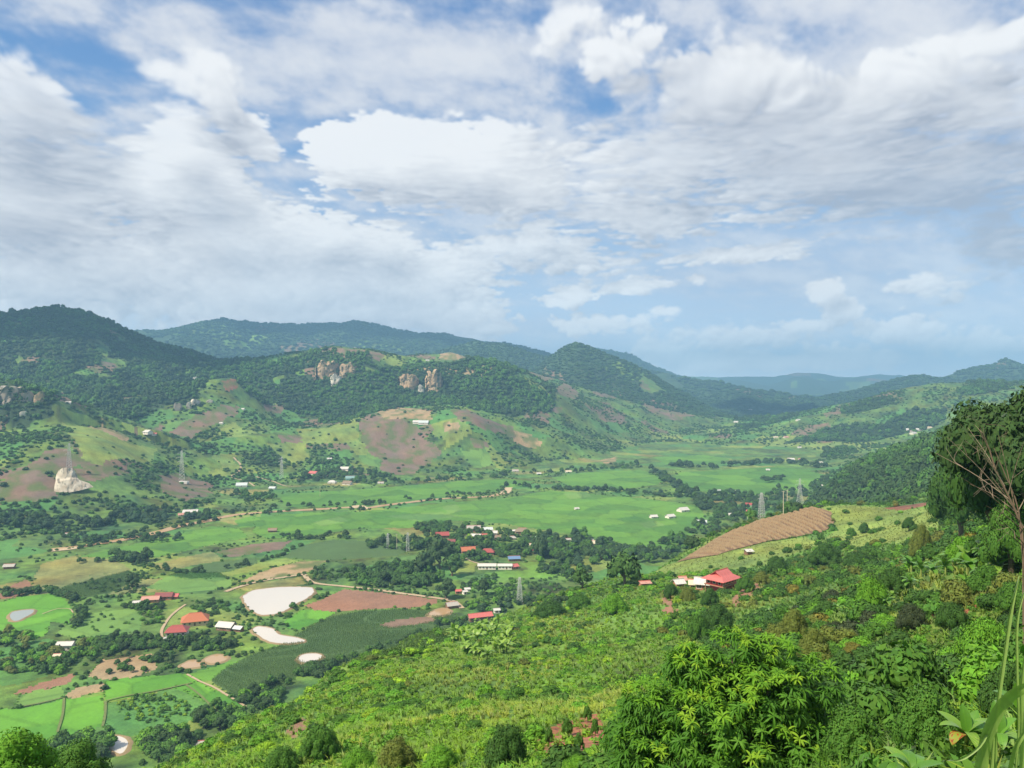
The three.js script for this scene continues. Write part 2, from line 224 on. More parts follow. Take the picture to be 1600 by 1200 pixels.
// noise that closes on itself after one tile
const ring = (u, v, f, s) => { const a = u * 6.28318, b = v * 6.28318, R = f / 6.28318; return noise(Math.cos(a) * R + s, Math.sin(a) * R + Math.cos(b) * R, Math.sin(b) * R + s * 1.7); };
const mottle = grain(512, (u, v) => { const n = .55 * ring(u, v, 6, 1) + .8 * ring(u, v, 17, 4) + .9 * ring(u, v, 48, 8) + .6 * ring(u, v, 110, 12); return [.78 + .26 * n + .05 * ring(u, v, 9, 30), .8 + .24 * n, .74 + .24 * n]; });
const clods = grain(512, (u, v) => .78 + .2 * ring(u, v, 30, 2) + .16 * ring(u, v, 80, 5) + .12 * ring(u, v, 7, 3) + .05 * Math.sin(u * 6.28318 * 40 + ring(u, v, 5, 9) * 2));
const blades = grain(512, (u, v) => .84 + .1 * ring(u, v, 8, 2) + .1 * ring(u, v, 60, 5) + .07 * Math.sin(v * 6.28318 * 60 + ring(u, v, 6, 9) * 5));
const rows = grain(512, (u, v) => .74 + .17 * Math.sin(u * 6.28318 * 24 + ring(u, v, 3, 9) * 1.2) + .16 * ring(u, v, 70, 5) + .08 * ring(u, v, 10, 15));

// kinds of ground: [red, green, blue] as the stuff itself, variation, texture
const KIND = {
  scrub: [[.08, .145, .03], 1.15, 'mottle'], grass: [[.10, .19, .034], 1.0, 'mottle'], yellow: [[.18, .25, .055], .6, 'mottle'], lush: [[.12, .25, .035], .6, 'mottle'],
  rice: [[.088, .225, .026], .26, 'blades'], pale: [[.115, .24, .05], .18, 'blades'], vivid: [[.095, .28, .024], .2, 'blades'], maize: [[.075, .15, .042], .16, 'rows'], crop: [[.075, .20, .045], .5, 'mottle'],
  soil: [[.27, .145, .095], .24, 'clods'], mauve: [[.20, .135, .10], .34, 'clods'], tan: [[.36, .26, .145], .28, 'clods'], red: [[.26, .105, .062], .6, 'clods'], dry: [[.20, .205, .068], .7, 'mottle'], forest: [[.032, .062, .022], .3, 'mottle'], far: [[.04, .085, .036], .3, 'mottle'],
};
const tex = { mottle, clods, blades, rows };
const GM = {}; for (const t in tex) GM[t] = new THREE.MeshStandardMaterial({ color: 0xffffff, vertexColors: true, roughness: 1, map: tex[t], bumpMap: tex[t], bumpScale: t === 'clods' ? .35 : .25 });
// fields, each outlined by survey columns and rows
const fields = [];
const field = (name, kind, label, outline) => {
  const P = outline.map(([px, py]) => spot(px, py));
  const wob = []; // a slightly uneven outline
  for (let i = 0; i < P.length; i++) { const a = P[i], b = P[(i + 1) % P.length]; const big = name === 'hill_field'; for (let k = 0; k < 6; k++) { const t = k / 6, x = mix(a[0], b[0], t), z = mix(a[1], b[1], t), q = k ? Math.min(big ? 14 : 3.5, Math.hypot(a[0] - b[0], a[1] - b[1]) * (big ? .16 : .05)) : 0; wob.push([x + q * noise(x / (big ? 22 : 9), z / (big ? 22 : 9), 1.5), z + q * noise(x / (big ? 22 : 9), z / (big ? 22 : 9), 7.5)]); } }
  fields.push({ name, kind, label, P: wob, x0: Math.min(...wob.map((p) => p[0])), x1: Math.max(...wob.map((p) => p[0])), z0: Math.min(...wob.map((p) => p[1])), z1: Math.max(...wob.map((p) => p[1])) });
};
const inside = (P, x, z) => { let c = false; for (let i = 0, j = P.length - 1; i < P.length; j = i++) { const [ax, az] = P[i], [bx, bz] = P[j]; if ((az > z) !== (bz > z) && x < (bx - ax) * (z - az) / (bz - az) + ax) c = !c; } return c; };
// smaller plots first: the first outline that holds a point owns it
field('paddy', 'pale', 'yellow-green paddy inside the broad rice plain', [[488, 816], [530, 807], [545, 814], [502, 822]]);
field('paddy', 'pale', 'pale paddy beside the river bend in the plain', [[690, 792], [712, 787], [722, 799], [700, 803]]);
field('paddy', 'pale', 'pale yellowish paddy in the right of the rice plain', [[1000, 818], [1020, 812], [1040, 820], [1010, 826]]);
field('paddy', 'pale', 'small pale paddy beside the far hedgerow', [[880, 770], [915, 768], [925, 776], [890, 780]]);
field('paddy', 'pale', 'long pale paddy strip in front of the village', [[600, 806], [690, 800], [720, 808], [650, 814]]);
field('paddy', 'rice', 'broad rice plain across the middle of the valley', [[398, 808], [480, 801], [560, 800], [640, 792], [700, 785], [780, 780], [860, 766], [960, 775], [1000, 778], [1090, 790], [1102, 805], [1085, 832], [1050, 855], [1000, 858], [960, 845], [900, 835], [830, 825], [760, 815], [700, 813], [640, 825], [560, 825], [500, 835], [460, 838], [420, 842], [395, 832]]);
field('paddy', 'rice', 'rice field between the river and the hillside hamlet', [[435, 773], [540, 766], [620, 760], [700, 753], [790, 748], [838, 752], [780, 768], [690, 775], [640, 782], [550, 791], [470, 794], [446, 790]]);
field('paddy', 'rice', 'rice field below the slope left of the far hedgerow', [[862, 746], [920, 738], [1000, 734], [1040, 745], [1028, 757], [960, 766], [895, 761]]);
field('paddy', 'rice', 'far rice field by the valley town', [[1052, 745], [1062, 738], [1180, 731], [1215, 728], [1262, 734], [1299, 742], [1272, 760], [1200, 772], [1120, 771], [1080, 765], [1062, 753]]);
field('paddy', 'rice', 'small far rice field under the peak', [[1018, 714], [1100, 711], [1145, 717], [1110, 726], [1040, 724]]);
field('paddy', 'rice', 'rice field beside the river at the left', [[120, 871], [190, 854], [260, 839], [330, 822], [374, 826], [386, 840], [330, 851], [290, 861], [240, 872], [200, 870]]);
field('paddy', 'rice', 'little rice field where the river leaves the plain', [[366, 813], [402, 804], [402, 822], [374, 825]]);
field('ploughed_strip', 'mauve', 'brown ploughed strip beside the dark maize', [[335, 863], [400, 849], [456, 845], [442, 858], [362, 871]]);
field('dry_meadow', 'dry', 'dry grass knoll beside the left rice field', [[236, 882], [330, 862], [352, 875], [302, 883], [262, 892]]);
field('dry_meadow', 'dry', 'large dry grass mound above the left pond', [[54, 902], [66, 880], [120, 868], [180, 875], [206, 890], [150, 906], [100, 916], [60, 916]]);
field('maize_field', 'maize', 'blue-green maize slope below the dry mound', [[93, 922], [130, 902], [200, 892], [213, 906], [170, 927], [110, 937]]);
field('maize_field', 'maize', 'narrow dark maize strip beside the dry knoll', [[288, 891], [330, 880], [402, 872], [402, 880], [360, 893], [310, 896]]);
field('paddy', 'pale', 'pale green terrace field behind the long farmhouse', [[228, 918], [262, 900], [300, 905], [345, 903], [364, 906], [360, 918], [310, 924], [275, 926]]);
field('maize_field', 'crop', 'green bean field above the pale terrace', [[262, 899], [300, 894], [340, 895], [362, 904], [300, 905]]);
field('meadow', 'yellow', 'yellow-green meadow left of the tan field', [[328, 894], [400, 879], [445, 872], [470, 877], [400, 891], [350, 902]]);
field('maize_field', 'maize', 'broad dark maize field in front of the village wood', [[470, 853], [520, 843], [600, 846], [642, 858], [622, 868], [560, 873], [500, 875], [440, 871]]);
field('fallow_field', 'tan', 'tan stubble field above the white pond', [[366, 914], [405, 894], [468, 876], [512, 876], [484, 893], [470, 897], [400, 908]]);
field('fallow_field', 'dry', 'dry strip between the road and the white pond', [[358, 920], [400, 911], [470, 901], [480, 913], [440, 917], [385, 922]]);
field('orchard_plot', 'scrub', 'dark orchard plot inside the road bend', [[480, 893], [512, 884], [545, 886], [545, 906], [505, 911], [483, 903]]);
field('ploughed_field', 'soil', 'large ploughed red-brown field beside the white pond', [[474, 947], [500, 938], [538, 920], [600, 926], [683, 936], [684, 943], [640, 950], [600, 951], [560, 953], [520, 956], [490, 953]]);
field('paddy', 'vivid', 'vivid green paddy between the two white ponds', [[444, 972], [470, 953], [500, 952], [526, 957], [506, 968], [470, 983], [450, 983]]);
field('ploughed_field', 'mauve', 'brown bare plot inside the large maize field', [[592, 977], [620, 968], [672, 963], [684, 970], [650, 976], [610, 981]]);
field('maize_field', 'maize', 'large dark maize field below the ploughed field', [[462, 992], [500, 972], [532, 961], [570, 954], [640, 952], [700, 955], [740, 975], [700, 1000], [640, 1030], [560, 1040], [520, 1046], [470, 1050], [445, 1075], [400, 1100], [384, 1102], [330, 1064], [348, 1047], [400, 1020], [440, 1008]]);
field('paddy', 'vivid', 'bright paddy strip beside the round ponds', [[268, 1075], [308, 1064], [335, 1077], [384, 1104], [374, 1114], [352, 1114], [320, 1096]]);
field('paddy', 'rice', 'dark green paddy corner beside the maize', [[294, 1053], [326, 1044], [373, 1032], [378, 1037], [342, 1058], [320, 1066]]);
field('paddy', 'vivid', 'long bright paddy above the bean field', [[165, 1065], [230, 1056], [296, 1052], [308, 1064], [240, 1082], [165, 1097]]);
field('bean_field', 'crop', 'leafy bean field between the bright paddies', [[165, 1099], [284, 1073], [334, 1106], [312, 1122], [250, 1143], [200, 1152], [163, 1138]]);
field('paddy', 'pale', 'pale narrow paddy under the bare orchard', [[24, 1097], [30, 1085], [96, 1072], [98, 1090], [30, 1106]]);
field('paddy', 'vivid', 'bright paddy in the corner below the left orchard', [[0, 1108], [40, 1106], [100, 1092], [163, 1087], [162, 1132], [122, 1152], [60, 1162], [-60, 1175], [-120, 1120]]);
field('bare_yard', 'tan', 'bare reddish orchard ground above the bright paddies', [[138, 1056], [160, 1031], [240, 1022], [244, 1046], [200, 1061], [160, 1062]]);
field('bare_yard', 'tan', 'bare tan yard beside the pale paddy', [[100, 1086], [120, 1075], [166, 1067], [162, 1079], [112, 1091]]);
field('bare_yard', 'soil', 'reddish bare ground among the left orchard trees', [[20, 1082], [60, 1068], [120, 1050], [110, 1066], [70, 1080], [30, 1090]]);
field('paddy', 'vivid', 'green paddies round the left pond', [[-80, 950], [0, 941], [30, 933], [80, 927], [102, 935], [115, 956], [105, 976], [80, 971], [72, 991], [55, 999], [30, 986], [-80, 990]]);
field('orchard_plot', 'pale', 'pale grassy orchard left of the two red roofs', [[88, 990], [125, 966], [160, 955], [220, 950], [226, 966], [216, 986], [190, 993], [120, 997]]);
field('ploughed_field', 'soil', 'small red-brown plot at the far left', [[-10, 935], [18, 915], [40, 905], [52, 915], [45, 928], [10, 936]]);
field('terrace_meadow', 'yellow', 'smooth yellow-green meadow beside the terraced field', [[1268, 795], [1310, 789], [1375, 792], [1400, 797], [1462, 792], [1476, 815], [1432, 850], [1330, 856], [1290, 842], [1306, 822], [1299, 801]]);
field('bare_bank', 'red', 'bare red earth bank behind the yellow meadow', [[1372, 794], [1420, 789], [1449, 785], [1447, 791], [1400, 798]]);
field('terrace_meadow', 'yellow', 'bright grassy spur behind the red stilt house', [[950, 902], [1060, 879], [1180, 851], [1262, 838], [1292, 850], [1200, 880], [1150, 890], [1050, 900]]);
field('meadow', 'lush', 'bright meadow below the long white building', [[756, 895], [800, 892], [850, 890], [882, 893], [860, 904], [790, 903]]);
field('meadow', 'yellow', 'yellow meadow behind the long white building', [[700, 880], [725, 872], [745, 880], [740, 895], [705, 900]]);
field('meadow', 'lush', 'meadow right of the long white building', [[812, 880], [840, 877], [880, 884], [890, 892], [830, 890]]);
for (const [kind, label, o] of [['red', 'bare red litter-strewn soil below the big mango tree', [[845, 1150], [880, 1128], [940, 1113], [968, 1140], [935, 1172], [870, 1190], [835, 1172]]], ['red', 'small red earth scar among the right-hand bushes', [[1452, 937], [1478, 927], [1482, 942], [1460, 947]]], ['red', 'red earth cut beside the banana plants on the right', [[1498, 954], [1530, 938], [1538, 949], [1506, 959]]], ['red', 'red soil patch under the dark right-hand bushes', [[1440, 957], [1464, 952], [1462, 965], [1446, 968]]], ['soil', 'reddish cut bank beside the white tin sheds', [[1028, 928], [1046, 914], [1056, 930], [1050, 948], [1032, 944]]], ['soil', 'earth path right of the red stilt house', [[1140, 938], [1160, 920], [1190, 906], [1202, 913], [1172, 934], [1148, 948]]], ['soil', 'reddish slip on the slope below the sheds', [[1034, 952], [1052, 947], [1062, 955], [1042, 960]]], ['soil', 'long reddish scar low on the near slope', [[440, 1150], [470, 1120], [485, 1126], [462, 1158]]]]) field('bare_patch', kind, label, o);
for (const [kind, label, o] of [
  ['mauve', 'brown ploughed slope under the central cliffs', [[560, 662], [590, 656], [640, 656], [652, 666], [656, 680], [672, 690], [690, 705], [665, 725], [650, 742], [620, 742], [595, 735], [600, 720], [570, 700], [565, 680]]],
  ['tan', 'tan bare slope just below the right-hand cliff', [[580, 632], [620, 635], [670, 642], [675, 655], [640, 655], [600, 655], [590, 645]]],
  ['mauve', 'brown strip sloping down right of the cliffs', [[705, 640], [730, 638], [750, 650], [800, 665], [806, 682], [760, 675], [720, 660]]],
  ['tan', 'small tan plot right of the white quarry roofs', [[690, 660], [720, 663], [715, 675], [695, 675]]], ['mauve', 'small brown plot on the lower cliff hill', [[735, 685], [760, 690], [765, 700], [740, 700]]],
  ['yellow', 'pale grass slope under the cliff forest', [[540, 662], [558, 668], [565, 690], [520, 694], [470, 690], [465, 670]]], ['yellow', 'yellow-green slope above the hillside hamlet', [[418, 692], [478, 692], [485, 715], [465, 726], [430, 712]]],
  ['mauve', 'brown plot above the yellow-green slope', [[430, 680], [480, 680], [485, 692], [440, 691]]], ['mauve', 'brown patch at the edge of the cliff forest', [[410, 632], [440, 627], [450, 640], [420, 646]]],
  ['pale', 'green plot among the brown ploughed slopes', [[560, 712], [598, 705], [598, 732], [570, 726]]], ['pale', 'bright green slope right of the ploughed slopes', [[720, 702], [760, 702], [776, 726], [740, 731]]],
  ['mauve', 'brown plateau on top of the cliff hill', [[498, 549], [530, 543], [560, 546], [600, 554], [592, 564], [540, 562]]], ['tan', 'tan plateau field right of the cliffs', [[615, 570], [720, 571], [770, 576], [745, 589], [700, 582], [640, 578]]], ['tan', 'bare tan knoll on the plateau', [[686, 561], [701, 549], [715, 549], [736, 561], [710, 566]]],
  ['mauve', 'brown fields in the left side valley', [[262, 676], [300, 652], [340, 636], [375, 636], [370, 650], [330, 665], [300, 686]]], ['pale', 'pale green field in the left side valley', [[250, 672], [275, 658], [300, 653], [285, 668], [264, 675]]], ['mauve', 'brown patch beside the side-valley farm', [[210, 673], [250, 660], [254, 675], [216, 681]]],
  ['red', 'reddish saddle between the forested hill and the cliff hill', [[345, 596], [370, 594], [373, 605], [355, 613]]], ['grass', 'grassy shoulder on the forested left hill', [[262, 602], [276, 567], [320, 567], [345, 582], [340, 601], [300, 609]]],
  ['yellow', 'smooth light green slope above the white rock', [[95, 655], [140, 668], [200, 692], [246, 700], [240, 716], [160, 728], [140, 722], [120, 695]]], ['tan', 'tan bare strip on the light green slope', [[128, 662], [165, 664], [202, 686], [180, 691], [150, 678]]],
  ['mauve', 'brown field left of the white rock', [[-20, 790], [-20, 752], [40, 746], [86, 753], [90, 776], [60, 783]]], ['mauve', 'brown field above the white rock', [[-20, 747], [45, 726], [72, 703], [104, 702], [132, 724], [100, 736], [60, 748]]], ['mauve', 'brown plot by the lone pylon', [[250, 745], [275, 738], [330, 755], [325, 775], [290, 785], [255, 770]]],
  ['mauve', 'brown field on the shoulder of the pointed peak', [[855, 601], [880, 598], [905, 615], [900, 625], [860, 616]]], ['mauve', 'brown field low on the pointed peak', [[925, 611], [960, 607], [978, 612], [955, 622], [930, 620]]], ['mauve', 'brown field beside the pass left of the peak', [[826, 581], [850, 574], [885, 586], [860, 593], [836, 591]]], ['mauve', 'faint brown fields at the foot of the peak', [[1000, 627], [1030, 623], [1090, 650], [1050, 656], [1010, 641]]], ['mauve', 'small brown plot below the peak fields', [[860, 633], [880, 636], [875, 648], [858, 641]]], ['tan', 'tan strip at the right end of the cliff hill', [[800, 671], [820, 676], [850, 690], [840, 698], [800, 688]]], ['tan', 'orange earth patch above the far hedgerow', [[938, 719], [962, 713], [963, 721], [945, 726]]], ['mauve', 'brown slope on the right hill above the village', [[1285, 647], [1310, 640], [1318, 645], [1290, 652]]],
]) field('hill_field', kind, label, o);
console.log('fields', fields.length);
// lines through (x, y) pairs, and open country
const along = (pts, x) => { if (x <= pts[0][0]) return pts[0][1]; for (let i = 1; i < pts.length; i++) if (x <= pts[i][0]) return mix(pts[i - 1][1], pts[i][1], (x - pts[i - 1][0]) / (pts[i][0] - pts[i - 1][0])); return pts.at(-1)[1]; };
const col = (x, z) => 800 - F * x / Math.min(z, -.01);      // bearing column of a place
function wooded(x, z) {                                      // how wooded a hillside place is, 0 to 1
  const c = col(x, z), d = -z; if (d < 450) return 0;
  if (d < 2400 && d > 1200 && c < 900 && noise(x / 95, z / 95, 6.6) + .4 * noise(x / 30, z / 30, 2.6) < -.36) return 0;
  const e = 45 * noise(x / 90, z / 90, 3.9) + 25 * noise(x / 30, z / 30, 1.9);
  if (c < 372 && d < 2700) return ss(-18, 18, d + e - along([[-200, 1110], [0, 1110], [80, 1130], [100, 1270], [160, 1290], [200, 1330], [300, 1460], [372, 1650]], c));
  if (c >= 372 && c < 868 && d < 2400) { const f = along([[372, 1590], [400, 1540], [430, 1640], [470, 1600], [500, 1565], [560, 1540], [590, 1560], [610, 1650], [690, 1690], [740, 1640], [800, 1640], [868, 1800]], c), b = along([[372, 1900], [430, 1830], [500, 1880], [600, 1860], [660, 1880], [800, 1950], [868, 2000]], c); return ss(-18, 18, d + e - f) * ss(18, -18, d + e - b); }
  if (c > 1262 && d > 470 && d < 1150 && z > -1150) return ss(-10, 20, d + e * .5 - along([[1262, 560], [1400, 500], [1500, 420], [1900, 400]], c)) * ss(20, -20, d + e - along([[1262, 900], [1400, 1060], [1900, 1200]], c));
  if (d > 2400) return c > 815 && c < 1000 && d < 3300 ? 1 : ss(-.1, .15, noise(x / 500, z / 500, 2.9) + .34);
  if (c > 1150 && d > 1500) return ss(0, .2, noise(x / 170, z / 170, 5.9) - .08);
  return 0;
}
let rim = 0;                                                // how far the last place looked up lies from the edge of its plot
const cell = (x, z, s) => { const X = Math.floor(x / s), Z = Math.floor(z / s); let b = 9, b2 = 9, id = 0; for (let i = -1; i < 2; i++) for (let j = -1; j < 2; j++) { const h = PERM[PERM[(X + i) & 255] + ((Z + j) & 255)], g = PERM[h + 31], q = (x / s - X - i - h / 256) ** 2 + (z / s - Z - j - g / 256) ** 2; if (q < b) { b2 = b; b = q; id = PERM[h + g & 255]; } else if (q < b2) b2 = q; } rim = Math.sqrt(b2) - Math.sqrt(b); return id; };
function openKind(x, z, h) {                                // what grows where no field is outlined
  const d = -z, c = col(x, z), r = Math.hypot(x, z);
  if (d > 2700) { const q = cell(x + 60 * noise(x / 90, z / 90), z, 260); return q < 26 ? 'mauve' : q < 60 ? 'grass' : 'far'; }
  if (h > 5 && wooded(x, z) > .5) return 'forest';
  if (h > 4 && d > 650 && r > 600) { const w = 22 * noise(x / 50, z / 50, 2.2), q = cell(x + w, z * .8 - w, c > 1150 ? 110 : 62); return q < 26 ? 'mauve' : q < 88 ? 'grass' : q < 120 ? 'yellow' : q < 146 ? 'crop' : 'scrub'; }
  if (h > 6) return noise(x / 34, z / 34, 6.6) > .16 ? 'lush' : noise(x / 20, z / 20, 3.6) > .4 ? 'yellow' : 'grass';
  const q = cell(x + 10 * noise(x / 30, z / 30), z, 48); return q < 90 ? 'grass' : q < 130 ? 'scrub' : q < 160 ? 'yellow' : q < 190 ? 'crop' : q < 205 ? 'dry' : 'scrub';
}
const zone = (x, z, h, who) => {
  const c = col(x, z), d = -z, r = Math.hypot(x, z);
  if (r > 2600 || who > 1 && ridges[who - 1].name !== 'knoll' && ridges[who - 1].name !== 'hill') return z > 0 ? 'back' : who ? 'r' + who : h < 25 ? 'far' : 'back';
  if (r < 620 && h > 7 || z > -50 || (c > 1250 && d < 1100)) return 'near';
  if (h < 7) return 'floor';
  if (c < 372) return 'left'; if (c < 960) return 'cliff'; return c > 1150 ? 'right' : 'foot';
};
const ZONE = { near: ['hillside', 'green scrubby hillside falling away below the viewpoint'], floor: ['valley_floor', 'green valley floor between the fields'], left: ['hill', 'forested hill rising at the far left'], cliff: ['hill', 'hill with pale cliffs and brown fields in the middle'], foot: ['hill', 'gentle farmed slope at the foot of the pointed peak'], right: ['hill', 'farmed hill with a white village on the right'], far: ['valley_floor', 'far hazy valley floor beyond the town'], back: ['hill', 'distant low country round the mountains'],
  r2: ['mountain', 'long blue mountain with its top in cloud'], r3: ['mountain', 'green ridge behind the bare knoll'], r6: ['mountain', 'pointed green peak above the valley'], r7: ['mountain', 'blue mountain behind the pointed peak'], r8: ['mountain', 'faint hazy range at the valley end'], r9: ['mountain', 'faintest farthest range on the horizon'], r10: ['mountain', 'dark blue ridge on the right skyline'] };
{
  const pos = new Float32Array(NT * NR * 3), nor = new Float32Array(NT * NR * 3);
  for (let i = 0; i < NR; i++) for (let j = 0; j < NT; j++) { const o = i * NT + j; pos[o * 3] = RAD[i] * Math.sin(TH[j]); pos[o * 3 + 1] = HT[o]; pos[o * 3 + 2] = -RAD[i] * Math.cos(TH[j]); }
  const buckets = new Map();
  const full = { get: (k) => { if (!buckets.has(k)) buckets.set(k, []); return buckets.get(k); } };
  const gi = []; for (let i = 0; i < NR - 1; i++) for (let j = 0; j < NT - 1; j++) { const a = i * NT + j; gi.push(a, a + 1, a + NT, a + 1, a + NT + 1, a + NT); }
  { const g = new THREE.BufferGeometry(); g.setAttribute('position', new THREE.BufferAttribute(pos, 3)); g.setIndex(gi); g.computeVertexNormals(); nor.set(g.attributes.normal.array); for (let i = 0; i < NR; i++) for (let k = 0; k < 3; k++) nor[(i * NT) * 3 + k] = nor[(i * NT + NT - 1) * 3 + k]; }
  for (let i = 0; i < NR - 1; i++) for (let j = 0; j < NT - 1; j++) {
    const a = i * NT + j, x = (pos[a * 3] + pos[(a + NT + 1) * 3]) / 2, z = (pos[a * 3 + 2] + pos[(a + NT + 1) * 3 + 2]) / 2, h = HT[a];
    let key = null;
    if (z < 0 && z > -3200) for (let f = 0; f < fields.length; f++) { const q = fields[f]; if (x > q.x0 && x < q.x1 && z > q.z0 && z < q.z1 && inside(q.P, x, z)) { key = 'f' + f; break; } }
    const zn = key ? null : zone(x, z, h, WHO[a]), kind = key ? fields[+key.slice(1)].kind : z > 0 ? 'grass' : openKind(x, z, h);
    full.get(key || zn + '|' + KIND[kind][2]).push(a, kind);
  }
  console.log('buckets', buckets.size);
  const byZone = new Map();
  for (const [key, list] of buckets) {
    const map = new Map(), P = [], N = [], C = [], U = [], I = [];
    const put = (o, kind) => {
      const id = o + kind; if (map.has(id)) return map.get(id);
      const x = pos[o * 3], z = pos[o * 3 + 2], n = P.length / 3; map.set(id, n);
      const [c, v, t] = KIND[kind], s = t === 'blades' || t === 'rows' ? 12 : 16, far = Math.hypot(x, z) > 2600;
      const a = v * (far ? .7 * noise(x / 240, z / 240, 4) + .5 * noise(x / 70, z / 70, 2) : .7 * noise(x / 55, z / 55, 4) + .7 * noise(x / 17, z / 17, 2) + .7 * noise(x / 6, z / 6, 8)), w = v * .55 * noise(x / 38, z / 38, 12), plot = t === 'blades' ? (cell(x + 4 * noise(x / 20, z / 20), z, -z > 900 ? 52 : 30) / 255 - .5) * .5 : 0, weedy = t === 'clods' && Math.hypot(x, z) > 600 ? ss(-.1, .22, fbm(x / 26, z / 26, 4.1, 4, .6)) * .85 : 0, seam = t === 'blades' && rim < .07 ? .8 : 1;
      P.push(x, pos[o * 3 + 1], z); N.push(nor[o * 3], nor[o * 3 + 1], nor[o * 3 + 2]); U.push(x / s, z / s);
      const lo = Math.max(.3, 1.18 + a); C.push(mix(c[0] * Math.max(.25, lo + w + plot * 1.5), .10, weedy) * seam, mix(c[1] * (lo + plot), .165, weedy) * seam, mix(c[2] * Math.max(.25, lo - w + plot * .5), .035, weedy) * seam);
      return n;
    };
    for (let q = 0; q < list.length; q += 2) { const a = list[q], k = list[q + 1]; I.push(put(a, k), put(a + 1, k), put(a + NT, k), put(a + 1, k), put(a + NT + 1, k), put(a + NT, k)); }
    const g = new THREE.BufferGeometry(); g.setAttribute('position', new THREE.Float32BufferAttribute(P, 3)); g.setAttribute('normal', new THREE.Float32BufferAttribute(N, 3)); g.setAttribute('color', new THREE.Float32BufferAttribute(C, 3)); g.setAttribute('uv', new THREE.Float32BufferAttribute(U, 2)); g.setIndex(I);
    if (key[0] === 'f' && key[1] <= '9') { const f = fields[+key.slice(1)]; structure(f.name, g, GM[KIND[f.kind][2]], f.label); continue; }
    const [zn, t] = key.split('|');
    if (!byZone.has(zn)) { const [name, label] = ZONE[zn] || ['hill', 'low hill in the middle distance']; const o = new THREE.Group(); o.name = numbered(name); scene.add(tag(o, label, null, null, 'structure')); byZone.set(zn, o); }
    part({ mottle: 'turf', clods: 'bare_earth', blades: 'grassland', rows: 'crop_rows' }[t], g, GM[t], byZone.get(zn));
  }
}
console.log('land built');

const owner = (x, z) => { for (const f of fields) if (x > f.x0 && x < f.x1 && z > f.z0 && z < f.z1 && inside(f.P, x, z)) return f; return null; };
// ---------------------------------------------------------------- mesh helpers
class MB { // collects boxes, bars and faces; geo() joins them
  constructor() { this.g = []; }
  add(g) { g = g.index ? g.toNonIndexed() : g; if (!g.attributes.uv) g.setAttribute('uv', new THREE.Float32BufferAttribute(new Float32Array(g.attributes.position.count * 2), 2)); this.g.push(g); return this; }
  box(w, h, d, x, y, z, ry = 0) { const g = new THREE.BoxGeometry(w, h, d); if (ry) g.rotateY(ry); g.translate(x, y, z); return this.add(g); }
  bar(a, b, t, t2 = t) { const A = new THREE.Vector3(...a), B = new THREE.Vector3(...b), L = A.distanceTo(B), g = new THREE.CylinderGeometry(t2, t, L, 5, 1, true); g.translate(0, L / 2, 0); g.applyQuaternion(new THREE.Quaternion().setFromUnitVectors(new THREE.Vector3(0, 1, 0), B.sub(A).normalize())); g.translate(...a); return this.add(g); }
  quad(...p) { const [a, b, c, d] = p, g = new THREE.BufferGeometry(); g.setAttribute('position', new THREE.Float32BufferAttribute([...a, ...b, ...c, ...a, ...c, ...d], 3)); g.setAttribute('uv', new THREE.Float32BufferAttribute([0, 0, 1, 0, 1, 1, 0, 0, 1, 1, 0, 1], 2)); g.computeVertexNormals(); return this.add(g); }
  tri(a, b, c) { const g = new THREE.BufferGeometry(); g.setAttribute('position', new THREE.Float32BufferAttribute([...a, ...b, ...c], 3)); g.setAttribute('uv', new THREE.Float32BufferAttribute([0, 0, 1, 0, 1, 1], 2)); g.computeVertexNormals(); return this.add(g); }
  geo() { return mergeGeometries(this.g); }
}
const smooth = (pts, n) => new THREE.CatmullRomCurve3(pts.map(([x, z]) => new THREE.Vector3(x, 0, z))).getSpacedPoints(n).map((p) => [p.x, p.z]);
const curveLen = (P) => P.reduce((s, p, i) => i ? s + Math.hypot(p[0] - P[i - 1][0], p[1] - P[i - 1][1]) : 0, 0);
function ribbon(outline, width, lift, wob = .15) {          // a strip that lies on the land
  const P = outline.map(([px, py]) => spot(px, py)), n = Math.max(8, Math.round(curveLen(P) / 4)), Q = smooth(P, n), pos = [], idx = [], uv = [];
  Q.forEach(([x, z], i) => { const a = Q[Math.max(0, i - 1)], b = Q[Math.min(n, i + 1)], L = Math.hypot(b[0] - a[0], b[1] - a[1]) || 1, nx = -(b[1] - a[1]) / L, nz = (b[0] - a[0]) / L; for (let k = 0; k <= 3; k++) { const w = width * (k / 3 - .5) * (1 + wob * 2 * noise(x / 12, z / 12, k ? 3 : 8)), X = x + nx * w, Z = z + nz * w; pos.push(X, ground(X, Z) + lift, Z); uv.push(X / 8, Z / 8); } });
  for (let i = 0; i < n; i++) for (let k = 0; k < 3; k++) { const a = i * 4 + k; idx.push(a, a + 1, a + 4, a + 1, a + 5, a + 4); }
  const g = new THREE.BufferGeometry(); g.setAttribute('position', new THREE.Float32BufferAttribute(pos, 3)); g.setAttribute('uv', new THREE.Float32BufferAttribute(uv, 2)); g.setIndex(idx); g.computeVertexNormals(); return g;
}
